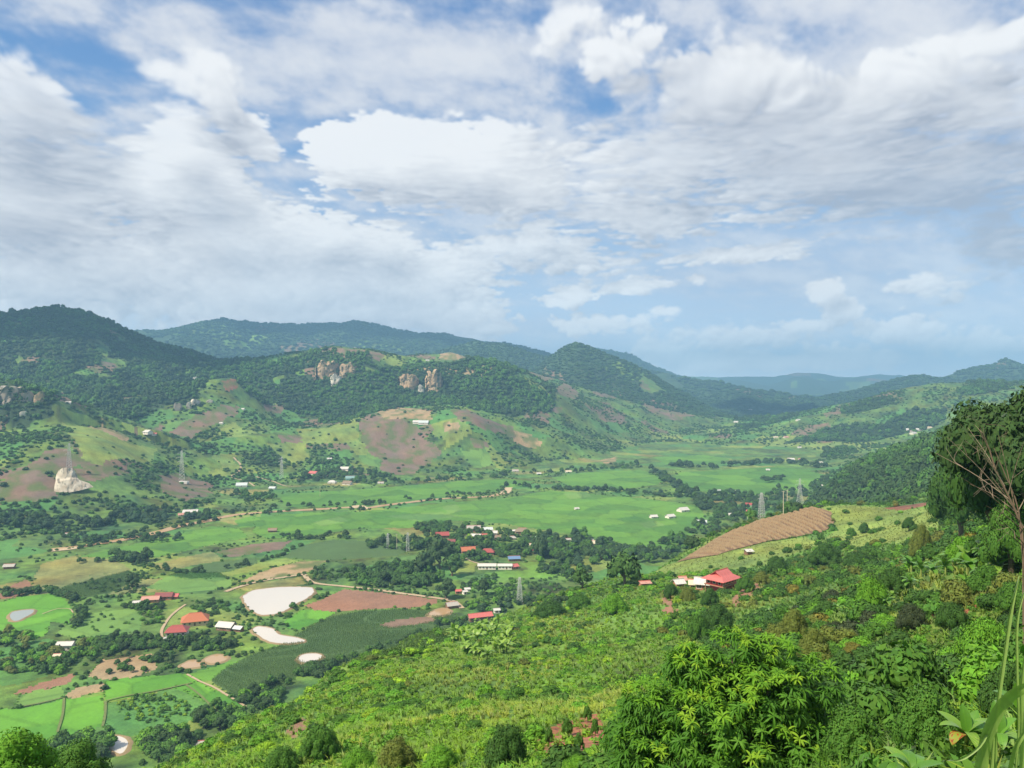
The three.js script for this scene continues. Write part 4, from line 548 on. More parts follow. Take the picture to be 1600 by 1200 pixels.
for (const [px, py, w, roof, label] of [[1170, 790, 9, 'red', 'red-roofed tower-like house in the far trees'], [1149, 770, 9, 'white', 'white roof at the top of the far wood'], [1121, 769, 9, 'pale', 'pale roof by the paddy left of the far wood'], [1067, 799, 15, 'white', 'long white roof at the edge of the far wood'], [1047, 809, 12, 'white', 'white field shed right of the lone plain tree'], [1021, 809, 10, 'white', 'white field shed left in the plain'], [901, 796, 6, 'white', 'tiny white shed alone in the rice plain'], [1096, 819, 14, 'pale', 'blue-white shed below the far wood'], [1142, 805, 6, 'white', 'small white house in the far wood'], [1153, 797, 6, 'white', 'second small white house in the far wood'], [1170, 800, 6, 'rose', 'small red house under the tower-like house'], [1282, 760, 5, 'white', 'tiny white hut in the right hillside trees'],
  [490, 741, 12, 'rose', 'red roof in the hillside hamlet'], [539, 734, 12, 'white', 'white roof above the teal roof in the hamlet'], [548, 749, 14, 'teal', 'teal roof in the hillside hamlet'], [519, 755, 11, 'white', 'white hipped roof at the edge of the hamlet'], [543, 757, 13, 'thatch', 'brown roof below the teal roof'], [595, 756, 8, 'grey', 'grey roof at the right end of the hamlet'], [515, 718, 6, 'white', 'lone white hut above the hamlet'], [426, 764, 9, 'pale', 'pale shed by the left track'], [378, 760, 15, 'pale', 'pale blue farm roof beside the track'], [298, 804, 20, 'white', 'whitish farm roof by the river at the left'], [284, 806, 9, 'pink', 'small pinkish shed beside the riverside farm'], [107, 836, 7, 'grey', 'grey hut in the riverside wood'], [230, 677, 13, 'white', 'white farm roof in the left side valley'], [241, 679, 6, 'rose', 'reddish hut beside the side-valley farm'], [346, 662, 5, 'white', 'tiny white hut in the brown side-valley fields'], [380, 640, 5, 'white', 'tiny white hut near the saddle'], [303, 592, 10, 'white', 'white hut on the grassy shoulder of the left hill'], [107, 630, 6, 'white', 'tiny white hut beside the left bluff'],
  [652, 661, 12, 'white', 'white quarry roof on the central slope, left one'], [662, 662, 14, 'pale', 'white quarry roof on the central slope, right one'], [668, 564, 5, 'white', 'tiny white hut on the plateau'], [842, 741, 6, 'white', 'white hut at the slope foot'], [888, 738, 8, 'cream', 'cream hut left of the orange earth patch'], [805, 737, 9, 'grey', 'grey roof below the cliff hill right end'],
  [1247, 657, 6, 'white', 'lone white house on the right hill'], [1315, 667, 5, 'white', 'small white house left of the hill village'], [1383, 672, 6, 'white', 'white house at the left end of the hill village'], [1398, 672, 6, 'pale', 'pale house left of the village centre'], [1420, 672, 7, 'white', 'white house in the hill village, upper left'], [1427, 678, 9, 'white', 'largest white house in the hill village'], [1436, 672, 8, 'white', 'white house in the hill village, upper right'], [1443, 670, 7, 'white', 'white house right of the hill village centre'], [1452, 669, 6, 'cream', 'cream house at the right end of the hill village'], [1424, 675, 6, 'grey', 'grey roof in the hill village'],
  [1236, 719, 9, 'white', 'white house in the valley town, left'], [1252, 719, 8, 'pink', 'pinkish house in the valley town'], [1281, 724, 7, 'white', 'white house by the paddy at the town right'], [1286, 728, 6, 'white', 'small white house at the town corner'], [1244, 687, 6, 'white', 'upper white house above the town'], [1212, 684, 6, 'cream', 'cream house on the far track'], [1249, 700, 5, 'white', 'white hut above the town'], [1228, 684, 7, 'pink', 'pink roof above the town'], [1200, 735, 5, 'white', 'white hut alone in the far paddies'], [1172, 641, 5, 'white', 'far white building in the hazy town'], [1150, 660, 6, 'white', 'far white shed at the foot of the peak']])
  build('cottage', label, 'house', px, py, w * 1.05, { e: clamp(w / 6, 1.3, 2.2), roof, wall: roof === 'teal' ? 'aqua' : 'white', ratio: .75, plain: true, hip: /hipped/.test(label) ? .4 : 0 }, ((px * 7) % 10) / 10 - .4, 'far cottages and sheds');
{ // the red stilt house on the spur, gable over a hipped skirt
  const [x, z] = spot(1127, 921), y = ground(x, z), o = thing('stilt_house', 'red-roofed wooden stilt house on the near spur', 'house', [x, y, z], .72), W = 4.6, D = 3.5, s = 2.3, e = 2.5, y1 = s + e, rm = roofMat.rose;
  o.scale.setScalar(54 / F * -z / 13); sites.push([x, z, 6]);
  part('wall', new MB().box(W * 2, e, D * 2, 0, s + e / 2, 0).geo(), wallMat.redwood, o);
  part('ground_wall', new MB().box(W * 1.5, s + 2, D * 1.7, .6, s / 2 - 1, 0).geo(), wallMat.redwood, o);
  part('floor_deck', new MB().box(W * 2 + 1.2, .22, D * 2 + 1.2, 0, s, 0).geo(), postMat, o);
  for (let i = 0; i < 4; i++) for (const k of [-1, 1]) part('post', new MB().box(.26, s + 3, .26, mix(-W, W, i / 3), s / 2 - 1.5, k * (D + .3)).geo(), postMat, o);
  for (const k of [-1, 1]) { for (let i = 0; i < 5; i++) { const px = mix(-W, W, (i + .5) / 5), q = part('window', new MB().box(1, 1.2, .08, px, s + 1.35, k * (D + .04)).geo(), glassDark, o); part('frame', new MB().box(1.2, .1, .14, px, s + 2, k * (D + .07)).box(1.2, .1, .14, px, s + .7, k * (D + .07)).box(.1, 1.2, .14, px - .55, s + 1.35, k * (D + .07)).box(.1, 1.2, .14, px + .55, s + 1.35, k * (D + .07)).geo(), frameMat, q); }
    for (let i = 0; i < 3; i++) { const pz = mix(-D, D, (i + .5) / 3), q = part('window', new MB().box(.08, 1.2, 1, k * (W + .04), s + 1.35, pz).geo(), glassDark, o); part('frame', new MB().box(.14, .1, 1.2, k * (W + .07), s + 2, pz).box(.14, .1, 1.2, k * (W + .07), s + .7, pz).box(.13, 1.24, .1, k * (W + .07), s + 1.35, pz - .55).box(.13, 1.24, .1, k * (W + .07), s + 1.35, pz + .55).geo(), frameMat, q); } }
  part('railing', (() => { const m = new MB(); for (const k of [-1, 1]) { m.box(W * 2 + 1.2, .08, .08, 0, s + .95, k * (D + .55)); for (let i = 0; i <= 16; i++) m.box(.05, .9, .05, mix(-W - .5, W + .5, i / 16), s + .5, k * (D + .55)); } return m.geo(); })(), frameMat, o);
  const X = W + 1.5, Z = D + 1.5, ye = y1 - .35, xm = W * .72, zm = D * .62, ym = y1 + 1.25, yr = y1 + 2.7;
  for (const k of [1, -1]) { part('roof_skirt', uvRoof(slab([-k * X, ye, k * Z], [k * X, ye, k * Z], [k * xm, ym, k * zm], [-k * xm, ym, k * zm])), rm, o); part('roof_skirt', uvRoof(slab([k * X, ye, k * Z], [k * X, ye, -k * Z], [k * xm, ym, -k * zm], [k * xm, ym, k * zm])), rm, o); part('roof_slope', uvRoof(slab([-k * (xm + .7), ym - .15, k * (zm + .12)], [k * (xm + .7), ym - .15, k * (zm + .12)], [k * (xm + .7), yr, 0], [-k * (xm + .7), yr, 0])), rm, o); part('gable', new MB().tri([k * xm, ym - .1, zm], [k * xm, yr - .15, 0], [k * xm, ym - .1, -zm]).geo(), wallMat.redwood, o); }
  part('ridge_cap', new MB().bar([-xm - .8, yr + .06, 0], [xm + .8, yr + .06, 0], .15).geo(), capMat, o);
  part('door', new MB().box(1.1, 2, .1, 0, s + 1.05, D + .06).geo(), doorMat, o);
}
build('tin_shed', 'white tin-roofed shed left of the red stilt house', 'shed', 1098, 921, 19, { roof: 'white', wall: 'brick', ratio: .7, e: 2.1, r: 1.2 }, -.35);
build('tin_shed', 'low white tin shed half hidden by bushes on the spur', 'shed', 1060, 918, 13, { roof: 'white', wall: 'brick', ratio: .8, e: 2, r: 1, plain: true }, .3);
build('tin_shed', 'small tan lean-to between the two tin sheds', 'shed', 1085, 920, 12, { roof: 'cream', wall: 'brick', ratio: .6, e: 1.8, r: .8, plain: true }, -.2);
build('tin_shed', 'tiny tin roof peeping behind the low shed', 'shed', 1066, 912, 8, { roof: 'pink', wall: 'wood', ratio: .7, e: 1.9, r: .8, plain: true }, .1);
build('field_hut', 'small pink brick hut with flat tin roof on the spur', 'shed', 1007, 917, 13, { roof: 'pink', ratio: .7, e: 1.7, r: .35, plain: true, wall: 'brick' }, .2);
build('field_hut', 'tiny white-roofed hut on the bright grassy spur', 'shed', 1169, 866, 8, { roof: 'white', wall: 'wood', ratio: .7, e: 1.6, r: .5, plain: true }, .2);
// ---------------------------------------------------------------- pylons and poles
const steel = mat([.58, .6, .62], .5, { metalness: .3 }), timber = mat([.62, .56, .44], .9);
function pylon(label, px, py, hpx, turn, spread = .17, t = .16) {
  const [x, z] = spot(px, py), d = -z, h = hpx / F * d, o = thing('pylon', label, 'pylon', [x, ground(x, z), z], turn, 'lattice pylons'), b = h * spread / 2, wa = h * .028 + .3, y1 = h * .62;
  const P = (k, l, v) => { const q = v < y1 ? mix(b, wa * 1.4, v / y1) : mix(wa * 1.4, wa * .6, (v - y1) / (h - y1)); return [k * q, v, l * q]; }, T = .62 * t * Math.max(1, d / 700);
  for (const k of [-1, 1]) for (const l of [-1, 1]) part('leg', new MB().bar(P(k, l, -1), P(k, l, y1), T).bar(P(k, l, y1), P(k, l, h), T * .8).geo(), steel, o);
  const m = new MB(); let v = 0, step = h * .13; while (v < h * .97) { const n = Math.min(h, v + step); for (const k of [-1, 1]) { m.bar(P(k, -1, v), P(k, 1, n), T * .6).bar(P(k, 1, v), P(k, -1, n), T * .6).bar(P(-1, k, v), P(1, k, n), T * .6).bar(P(1, k, v), P(-1, k, n), T * .6).bar(P(k, -1, n), P(k, 1, n), T * .5).bar(P(-1, k, n), P(1, k, n), T * .5); } v = n; step = Math.max(h * .045, step * .86); }
  part('bracing', m.geo(), steel, o);
  for (const f of [.66, .79, .92]) { const a = h * (f === .79 ? .15 : .115), y = h * f, c = part('crossarm', new MB().bar([-a, y, 0], [a, y, 0], T * .8).bar([-a, y, 0], [0, y + h * .05, 0], T * .5).bar([a, y, 0], [0, y + h * .05, 0], T * .5).geo(), steel, o); for (const k of [-1, 1]) part('insulator', new MB().bar([k * a, y, 0], [k * a, y - h * .04, 0], T * .7).geo(), wallMat.white, c); }
  return o;
}
pylon('grey pylon standing behind the white limestone rock', 108, 741, 48, .5); 
pylon('tall grey pylon on a white footing above the riverside farm', 284, 754, 50, .4);
{ const [x, z] = spot(285, 754), g = new MB().box(16, 3, 8, 0, .2, 0).geo(), m = part('footing', g, mat([.66, .65, .62], .9), scene, true); m.name = 'concrete_footing'; m.position.set(x, ground(x, z), z); tag(m, 'white concrete footing under the tall left pylon', 'footing'); }
pylon('white lattice pylon in the green gully before the near spur', 812, 944, 42, .3, .2, .12); pylon('lattice pylon left of the terraced field', 1190, 812, 42, .2, .2, .1); pylon('largest lattice pylon behind the top of the terraced field', 1250, 792, 44, -.35, .28, .12); pylon('thin grey pylon in front of the village wood', 637, 862, 30, .4, .14, .1); pylon('faint grey pylon on the slope left of the hamlet', 440, 748, 34, .3); pylon('slim pylon behind the thin grey one', 606, 857, 24, .2, .14, .1);
for (const [px, py, h, l] of [[1224, 803, 36, 'left of two tall poles at the terraced field'], [1230, 799, 34, 'right of two tall poles at the terraced field'], [620, 858, 24, 'pale pole between the two thin pylons'], [1168, 812, 9, 'short pole in the far wood by the terraces'], [500, 776, 16, 'thin pole standing in the upper rice field']]) {
  const [x, z] = spot(px, py), H = h / F * -z, o = thing('utility_pole', l, 'pole', [x, ground(x, z), z], .3, 'utility poles'); part('pole', new MB().bar([0, -1, 0], [0, H, 0], .2, .15).geo(), timber, o); part('crossarm', new MB().box(2, .14, .14, 0, H - .4, 0).geo(), timber, o);
}
console.log('buildings', sites.length);
// ---------------------------------------------------------------- foliage shapes
// a crown of many small leaf faces gathered on lobes; unit size, standing on y = 0
function leafCloud(sd, { n = 400, lobes = 9, leaf = .12, tall = 1, low = .15, thin = .5, spread = .62, lobe = [.3, .5], droop = 0, core = true, fall = .75 }) {
  seed = sd; const L = [], P = [], N = [], C = [], I = [], v = new THREE.Vector3(), t = new THREE.Vector3(), b = new THREE.Vector3(), nn = new THREE.Vector3();
  for (let i = 0; i < lobes; i++) { const a = i * 2.399 + rr(-.4, .4), q = Math.sqrt((i + .5) / lobes), r = rr(...lobe) * (1.1 - q * .35); L.push([Math.cos(a) * q * spread, low + (tall - low - r * .6) * (1 - q * q * fall) * rr(.75, 1), Math.sin(a) * q * spread, r]); }
  const W = L.map((l) => l[3] * l[3]), tot = W.reduce((a, c) => a + c, 0);
  for (let i = 0; i < n; i++) {
    let u = rnd() * tot, k = 0; while (u > W[k] && k < lobes - 1) u -= W[k++];
    const l = L[k]; v.set(rnd() * 2 - 1, rnd() * 2 - .75, rnd() * 2 - 1).normalize(); const R = l[3] * rr(.72, 1.12), x = l[0] + v.x * R, y = l[1] + v.y * R * .85, z = l[2] + v.z * R;
    nn.set(rnd() - .5, rnd() - .5, rnd() - .5).multiplyScalar(1.3).add(v).normalize(); t.set(rnd() - .5, rnd() - .5 - droop, rnd() - .5).cross(nn).normalize(); b.crossVectors(nn, t); if (droop) { const s = t; if (b.y > 0) b.negate(); }
    const s = leaf * rr(.6, 1.35), q = P.length / 3, tone = rr(.72, 1.22), hue = rr(-.12, .12);
    for (const [m, w] of [[-1, 0], [0, thin], [1, 0], [0, -thin]]) { P.push(x + b.x * s * m + t.x * s * w, Math.max(.01, y + b.y * s * m + t.y * s * w), z + b.z * s * m + t.z * s * w); N.push(v.x * .7 + nn.x * .5, v.y * .7 + nn.y * .5 + .25, v.z * .7 + nn.z * .5); C.push(tone * (1 + hue), tone, tone * (1 - hue)); }
    I.push(q, q + 1, q + 2, q, q + 2, q + 3);
  }
  const g = new THREE.BufferGeometry(); g.setAttribute('position', new THREE.Float32BufferAttribute(P, 3)); g.setAttribute('normal', new THREE.Float32BufferAttribute(N, 3)); g.setAttribute('color', new THREE.Float32BufferAttribute(C, 3)); g.setIndex(I); g.normalizeNormals();
  if (!core) return g;
  const parts = [g]; for (const l of L) { const s = new THREE.IcosahedronGeometry(l[3] * .74, 1); s.deleteAttribute('uv'); const p = s.attributes.position; for (let i = 0; i < p.count; i++) { const k = 1 + .3 * noise(p.getX(i) * 5 + sd, p.getY(i) * 5, p.getZ(i) * 5); p.setXYZ(i, l[0] + p.getX(i) * k, Math.max(.01, l[1] + p.getY(i) * k * .85), l[2] + p.getZ(i) * k); } s.setAttribute('color', new THREE.Float32BufferAttribute(new Float32Array(p.count * 3).fill(.9), 3)); s.setIndex([...Array(p.count).keys()]); parts.push(s); }
  return mergeGeometries(parts);
}
const trunkGeo = (sd, R = .09) => { seed = sd; const m = new MB(); m.bar([0, -.12, 0], [rr(-.03, .03), .32, rr(-.03, .03)], R, R * .62); for (let i = 0; i < 5; i++) { const a = i * 1.26 + rr(-.3, .3); m.bar([0, .26, 0], [Math.cos(a) * .36, .5 + rr(0, .2), Math.sin(a) * .36], R * .5, R * .2); } return m.geo(); };
const TREE = [0, 1, 2, 3, 4, 5].map((i) => leafCloud(100 + i, { n: 640, lobes: [11, 8, 14, 10, 7, 12][i], leaf: .105, tall: [1.2, 1.45, 1.05, 1.3, 1.6, 1.1][i], low: .34, lobe: [.28, .46] }));
const TRUNK = [0, 1, 2].map((i) => trunkGeo(300 + i));
const BUSH = [0, 1, 2, 3, 4].map((i) => leafCloud(200 + i, { n: 420, lobes: [6, 8, 5, 9, 7][i], leaf: .13, tall: [.8, .95, .7, 1.05, .85][i], low: .1, lobe: [.3, .5], spread: .55 }));
const CLUMP = [0, 1, 2, 3].map((i) => leafCloud(400 + i, { n: 150, lobes: 5 + i, leaf: .21, tall: .95, low: .15, lobe: [.34, .55] }));
const SHRUB = [0, 1, 2, 3, 4].map((i) => leafCloud(500 + i, { n: 1500, lobes: [9, 12, 8, 14, 10][i], leaf: .075, tall: [.95, 1.1, .8, 1.2, .9][i], low: .08, thin: [.4, .55, .3, .5, .45][i], lobe: [.22, .42] }));
const leafy = (c, tr = 0) => tr ? new THREE.MeshPhysicalMaterial({ color: rgb(...c), vertexColors: true, roughness: .75, transmission: tr, thickness: 0, side: THREE.DoubleSide, specularIntensity: .3 }) : new THREE.MeshStandardMaterial({ color: rgb(...c), vertexColors: true, roughness: .9, side: THREE.DoubleSide });
const barkMat = mat([.16, .12, .085], .95), instMat = leafy([1, 1, 1]);
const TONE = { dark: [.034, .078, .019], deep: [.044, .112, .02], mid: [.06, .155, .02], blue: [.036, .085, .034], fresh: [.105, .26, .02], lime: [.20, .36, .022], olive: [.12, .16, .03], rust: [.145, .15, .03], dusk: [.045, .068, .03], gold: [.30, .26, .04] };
const leafMats = {}; const matOf = (k) => leafMats[k] || (leafMats[k] = leafy(TONE[k]));
const nearMats = {}; const nearOf = (k) => nearMats[k] || (nearMats[k] = leafy(TONE[k].map((v) => v * 1.25), .3));
// instanced copies: list of [x, y, z, radius, height factor, turn, tone]
function mass(name, label, geos, list, material = instMat, kind = 'stuff') {
  const o = new THREE.Group(); o.name = numbered(name); scene.add(tag(o, label, null, null, kind));
  const m4 = new THREE.Matrix4(), q = new THREE.Quaternion(), e = new THREE.Euler(), p = new THREE.Vector3(), s = new THREE.Vector3(), c = new THREE.Color();
  geos.forEach((g, gi) => {
    const L = list.filter((_, i) => i % geos.length === gi); if (!L.length) return;
    const im = new THREE.InstancedMesh(g, material, L.length); im.name = 'foliage'; im.userData.kind = 'stuff';
    L.forEach(([x, y, z, R, hf, turn, tone], i) => { e.set(rr(-.12, .12), turn, rr(-.12, .12)); m4.compose(p.set(x, y, z), q.setFromEuler(e), s.set(R * rr(.85, 1.15), R * hf, R * rr(.85, 1.15))); im.setMatrixAt(i, m4); const f = rr(.78, 1.22), w = rr(-.09, .09); im.setColorAt(i, c.setRGB(tone[0] * f * (1 + w), tone[1] * f, tone[2] * f * (1 - w))); });
    o.add(im);
  });
  return o;
}
const blend = (a, b, t) => a.map((v, i) => mix(v, b[i], t));
const clearOf = (x, z, m = 0) => !sites.some(([a, b, r]) => Math.abs(x - a) < r + m && Math.abs(z - b) < r + m) && !inPond(x, z);
// ---------------------------------------------------------------- clouds overhead, out of view, whose shade lies on the hills
{
  seed = 9; const cm = mat([.9, .9, .9], 1);
  for (const [x, y, z, up, a, b, label] of [[-980, 200, -1640, 1400, 460, 330, 'cloud overhead shading the forested left hill'], [-700, 400, -4300, 2700, 1500, 800, 'cloud overhead shading the long blue mountain'], [1250, 150, -2500, 1700, 480, 420, 'cloud overhead shading the right hills']]) {
    const k = (up - y) / SUN.y, o = thing('cloud', label, 'cloud', [x + SUN.x * k, up, z + SUN.z * k]), m = new MB();
    for (let i = 0; i < 30; i++) { const t = i * 2.399, q = Math.sqrt((i + .5) / 30), r = rr(.2, .34), g = new THREE.IcosahedronGeometry(r, 2), P = g.attributes.position; for (let v = 0; v < P.count; v++) { const f = 1 + .35 * noise(P.getX(v) * 7 + i, P.getY(v) * 7, P.getZ(v) * 7); P.setXYZ(v, (P.getX(v) * f + Math.cos(t) * q * .85) * a, P.getY(v) * f * b * .6 + Math.max(0, 1 - q) * b * .2, (P.getZ(v) * f + Math.sin(t) * q * .85) * b); } m.add(g); }
    part('billow', m.geo(), cm, o).userData.kind = 'stuff';
  }
}
// ---------------------------------------------------------------- woods on the hills
{
  seed = 11; const groups = { left: [], cliff: [], right: [], far: [], slope: [], floor: [] };
  const scan = (z0, z1, stepf, fn) => { for (let z = z0; z > z1;) { const st = stepf(-z), w = -z * .78; for (let x = -w; x < w; x += st) { const X = x + rr(-.5, .5) * st * .9, Z = z + rr(-.5, .5) * st * .9; fn(X, Z, st); } z -= st; } };
  scan(-450, -2400, (d) => d < 1200 ? 6.4 : 8, (x, z, st) => {
    const w = wooded(x, z), d = -z; if (w < .3 || rnd() > w * 1.05) return; const h = ground(x, z), c = col(x, z); if (h < 5 || c < -60 || c > 1680) return;
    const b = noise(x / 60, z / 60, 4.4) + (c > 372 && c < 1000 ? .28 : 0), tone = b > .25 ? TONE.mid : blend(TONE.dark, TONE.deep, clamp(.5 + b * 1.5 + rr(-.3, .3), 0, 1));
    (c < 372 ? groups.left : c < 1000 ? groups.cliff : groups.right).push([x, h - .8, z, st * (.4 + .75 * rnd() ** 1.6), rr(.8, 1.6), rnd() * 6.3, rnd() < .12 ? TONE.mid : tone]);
  });
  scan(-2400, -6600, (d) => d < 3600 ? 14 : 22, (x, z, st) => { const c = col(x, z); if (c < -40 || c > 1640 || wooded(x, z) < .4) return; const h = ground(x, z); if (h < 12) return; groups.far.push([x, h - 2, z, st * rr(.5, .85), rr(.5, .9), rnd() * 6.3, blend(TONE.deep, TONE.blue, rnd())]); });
  // scattered trees and bushes on the farmed slopes
  scan(-650, -2400, (d) => d < 1300 ? 7 : 9.5, (x, z, st) => {
    if (wooded(x, z) > .3) return; const h = ground(x, z), c = col(x, z); if (h < 4 || c < -60 || c > 1660 || c > 1250 && -z < 900) return;
    const cl = noise(x / 75, z / 75, 8.2) + .5 * noise(x / 28, z / 28, 3.1); let bare = false; for (const f of fields) if (f.name === 'hill_field' && x > f.x0 && x < f.x1 && z > f.z0 && z < f.z1 && inside(f.P, x, z)) { bare = true; break; }
    if (bare ? rnd() > .05 : rnd() > ss(-.35, .35, cl) * .95 + .07) return; if (!clearOf(x, z, 3)) return;
    groups.slope.push([x, h - .5, z, rr(2, 4.4) * (cl > .25 ? 1.25 : .9), rr(.7, 1.2), rnd() * 6.3, rnd() < .3 ? TONE.mid : blend(TONE.dark, TONE.deep, rnd())]);
  });
  // bushes that cling to the cliffs and hide their feet
  for (const [px, py, w, h, n] of [[508, 597, 30, 34, 26], [541, 592, 24, 26, 20], [523, 606, 20, 10, 12], [636, 612, 22, 26, 18], [676, 615, 18, 34, 16], [655, 620, 40, 6, 22], [14, 634, 40, 26, 44], [56, 636, 16, 16, 14], [300, 640, 34, 10, 22]]) { const [x0, z0] = spot(px, py), d = -z0; for (let i = 0; i < n; i++) { const edge = rnd() < .7 ? pick([-1, 1]) : rr(-1, 1), x = x0 + edge * w / 2 / F * d * rr(.8, 1.15) + rr(-3, 3), on = rnd() < .4, up = on ? rr(.1, .9) : rnd() < .5 ? rr(-.15, .05) : rr(.8, 1.02), z = z0 + (on ? -rr(1, 6) : up < .3 ? rr(2, 12) : -rr(4, 14)); groups[px < 370 ? 'left' : 'cliff'].push([on ? x0 + rr(-1, 1) * w / 2 / F * d : x, up < .08 ? ground(x, z) - .5 : Math.max(ground(x, z), ground(x0, z0) + up * h / F * d - 2), z, on ? rr(1.4, 2.8) : rr(3, 5), rr(.8, 1.2), rnd() * 6.3, rnd() < .5 ? TONE.dark : TONE.deep]); } }
  // hedges and bushes over the unfenced valley floor
  scan(-262, -1300, (d) => d < 600 ? 4.2 : 7, (x, z, st) => { const h = ground(x, z), c = col(x, z); if (h > 6 || c < -40 || c > 1320) return; const cl = noise(x / 46, z / 46, 2.2) + .6 * noise(x / 17, z / 17, 7.1); if (rnd() > ss(-.12, .36, cl) * .8 + .02) return; for (const f of fields) if (x > f.x0 - 1 && x < f.x1 + 1 && z > f.z0 - 1 && z < f.z1 + 1 && inside(f.P, x, z)) return; if (!clearOf(x, z, 2)) return; groups.floor.push([x, h - .2, z, rr(.9, 2.6), rr(.7, 1.2), rnd() * 6.3, rnd() < .35 ? TONE.mid : rnd() < .3 ? TONE.dark : TONE.deep]); });
  for (const f of fields) if (f.z1 > -760 && f.z0 > -1100 && !/patch|meadow|bank|hill/.test(f.name)) { const P = f.P; for (let i = 0; i < P.length; i++) { const a = P[i], b = P[(i + 1) % P.length], n = Math.ceil(Math.hypot(a[0] - b[0], a[1] - b[1]) / 1.6); for (let k = 0; k < n; k++) { if (rnd() > .3 + .5 * noise(a[0] / 20, k / 9 + a[1] / 20, 3)) continue; const x = mix(a[0], b[0], k / n) + rr(-1, 1), z = mix(a[1], b[1], k / n) + rr(-1, 1); if (ground(x, z) < 8 && clearOf(x, z, 0)) groups.floor.push([x, ground(x, z) - .1, z, rr(.25, .95), rr(.5, 1), rnd() * 6.3, rnd() < .5 ? TONE.mid : TONE.fresh]); } } }
  mass('undergrowth', 'low bushes between the valley fields', BUSH, groups.floor);
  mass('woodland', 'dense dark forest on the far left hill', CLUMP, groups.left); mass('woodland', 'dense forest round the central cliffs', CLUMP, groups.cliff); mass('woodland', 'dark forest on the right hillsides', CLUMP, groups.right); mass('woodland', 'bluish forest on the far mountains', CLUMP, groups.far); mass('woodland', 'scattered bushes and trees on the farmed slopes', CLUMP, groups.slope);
  console.log('woods', Object.values(groups).map((g) => g.length).join(' '));
}
// ---------------------------------------------------------------- trees of the valley, one by one as far as they can be told apart
const trees = [];                                            // [x, z, radius, tone, label, group, height factor]
const plant = (px, py, R, tone, label, group, hf = 1) => { const [x, z] = spot(px, py); if (z < -262 && clearOf(x, z, R * .12)) trees.push([x, z, R, tone, label, group, hf]); };
const LOOK = { dark: 'dark', deep: 'deep green', mid: 'green', blue: 'bluish', fresh: 'light green', lime: 'yellow-green', olive: 'olive' };
const named = (place, tone, R) => [`${R > 4.4 ? 'large' : R > 2.4 ? 'middling' : 'small'} ${LOOK[tone]} tree ${place}`, `${LOOK[tone]} trees ${place}`];
const grove = (label, tones, list) => { for (const [px, py, rx, ry, n, r0, r1] of list) for (let i = 0; i < n; i++) { const a = rnd() * 6.283, q = Math.sqrt(rnd()); const R = rr(r0, r1), t = pick(tones); plant(px + Math.cos(a) * q * rx, py + Math.sin(a) * q * ry, R, t, ...named(label, t, R), rr(.85, 1.2)); } };
const lineOf = (label, tones, pts, n, r0, r1, jit) => { for (let i = 0; i < n; i++) { const k = rnd() * (pts.length - 1), j = Math.floor(k), f = k - j; plant(mix(pts[j][0], pts[j + 1][0], f) + rr(-jit, jit), mix(pts[j][1], pts[j + 1][1], f) + rr(-jit, jit) * .5, ...((R, t) => [R, t, ...named(label, t, R)])(rr(r0, r1), pick(tones)), rr(.8, 1.15)); } };
seed = 21;
plant(688, 888, 17, 'dark', 'huge spreading dark tree left of the village', undefined, .95); plant(664, 896, 11, 'dark', 'broad dark tree left of the huge spreading tree', undefined, 1); plant(706, 900, 11, 'deep', 'round dark tree at the right foot of the huge tree'); plant(696, 936, 9, 'dark', 'lone dark tree where the road meets the brown pond'); plant(756, 930, 6, 'dark', 'lone dark tree right of the white huts', undefined, 1.3); plant(845, 872, 9, 'dark', 'tall blue-green tree in the village', undefined, 1.9); plant(734, 848, 5.5, 'lime', 'bright yellow-green tree amid the village roofs'); plant(843, 878, 5, 'fresh', 'bright green tree below the tall village tree');
plant(442, 999, 5.6, 'dark', 'dark round tree on the rim of the milky pond'); plant(458, 951, 3.2, 'mid', 'small green tree beside the large white pond', undefined, 1.2); plant(529, 956, 1.8, 'mid', 'small bush at the corner of the vivid paddy'); plant(617, 950, 1.6, 'fresh', 'single sapling on the ploughed field'); plant(207, 918, 7, 'dark', 'lone dark tree beside the blue-green maize slope', undefined, 1.15); plant(86, 1025, 5.5, 'olive', 'olive-yellow tree beside the white block house'); plant(192, 1048, 3.4, 'mid', 'round green tree on the bare orchard ground'); plant(180, 870, 7, 'deep', 'single tree left of the dark clump by the left rice field');
plant(976, 915, 7.5, 'deep', 'tall mixed tree on the spur left of the sheds', undefined, 1.5); plant(984, 905, 3.4, 'lime', 'yellow crown behind the tall spur tree', undefined, 1.6); plant(910, 921, 5, 'deep', 'round tree on the spur left of the tall mixed tree', undefined, 1.1);
grove('among the red and grey roofs', ['dark', 'deep', 'deep', 'mid'], [[705, 828, 60, 9, 55, 3.5, 5.5], [780, 850, 95, 20, 170, 3, 5.5], [760, 870, 80, 8, 50, 2.5, 4]]);
grove('in the wood between the village and the near spur', ['dark', 'deep', 'blue', 'mid'], [[870, 850, 60, 18, 80, 3.5, 6.5], [905, 868, 60, 15, 80, 3.5, 6.5], [880, 892, 40, 12, 30, 3, 5], [945, 858, 35, 12, 22, 3.5, 5.5], [1005, 868, 60, 12, 50, 4, 6]]);
grove('in the thick wood beside the loop of the dirt road', ['dark', 'deep', 'deep', 'mid'], [[605, 902, 70, 18, 95, 3, 5.2], [640, 905, 50, 16, 40, 4, 6], [510, 898, 28, 10, 40, 1.5, 2.4]]);
grove('in the tree line in front of the dark maize field', ['dark', 'deep'], [[640, 852, 70, 9, 50, 3.5, 5.5], [490, 840, 60, 5, 22, 3, 4.5], [690, 850, 40, 14, 30, 3.5, 5]]);
grove('in the green gully by the white pylon', ['deep', 'mid', 'fresh', 'blue'], [[760, 915, 50, 14, 40, 2, 3.6], [840, 930, 60, 20, 90, 1.4, 2.4], [770, 945, 50, 12, 40, 2, 3.2], [730, 975, 50, 9, 30, 2, 3.2]]);
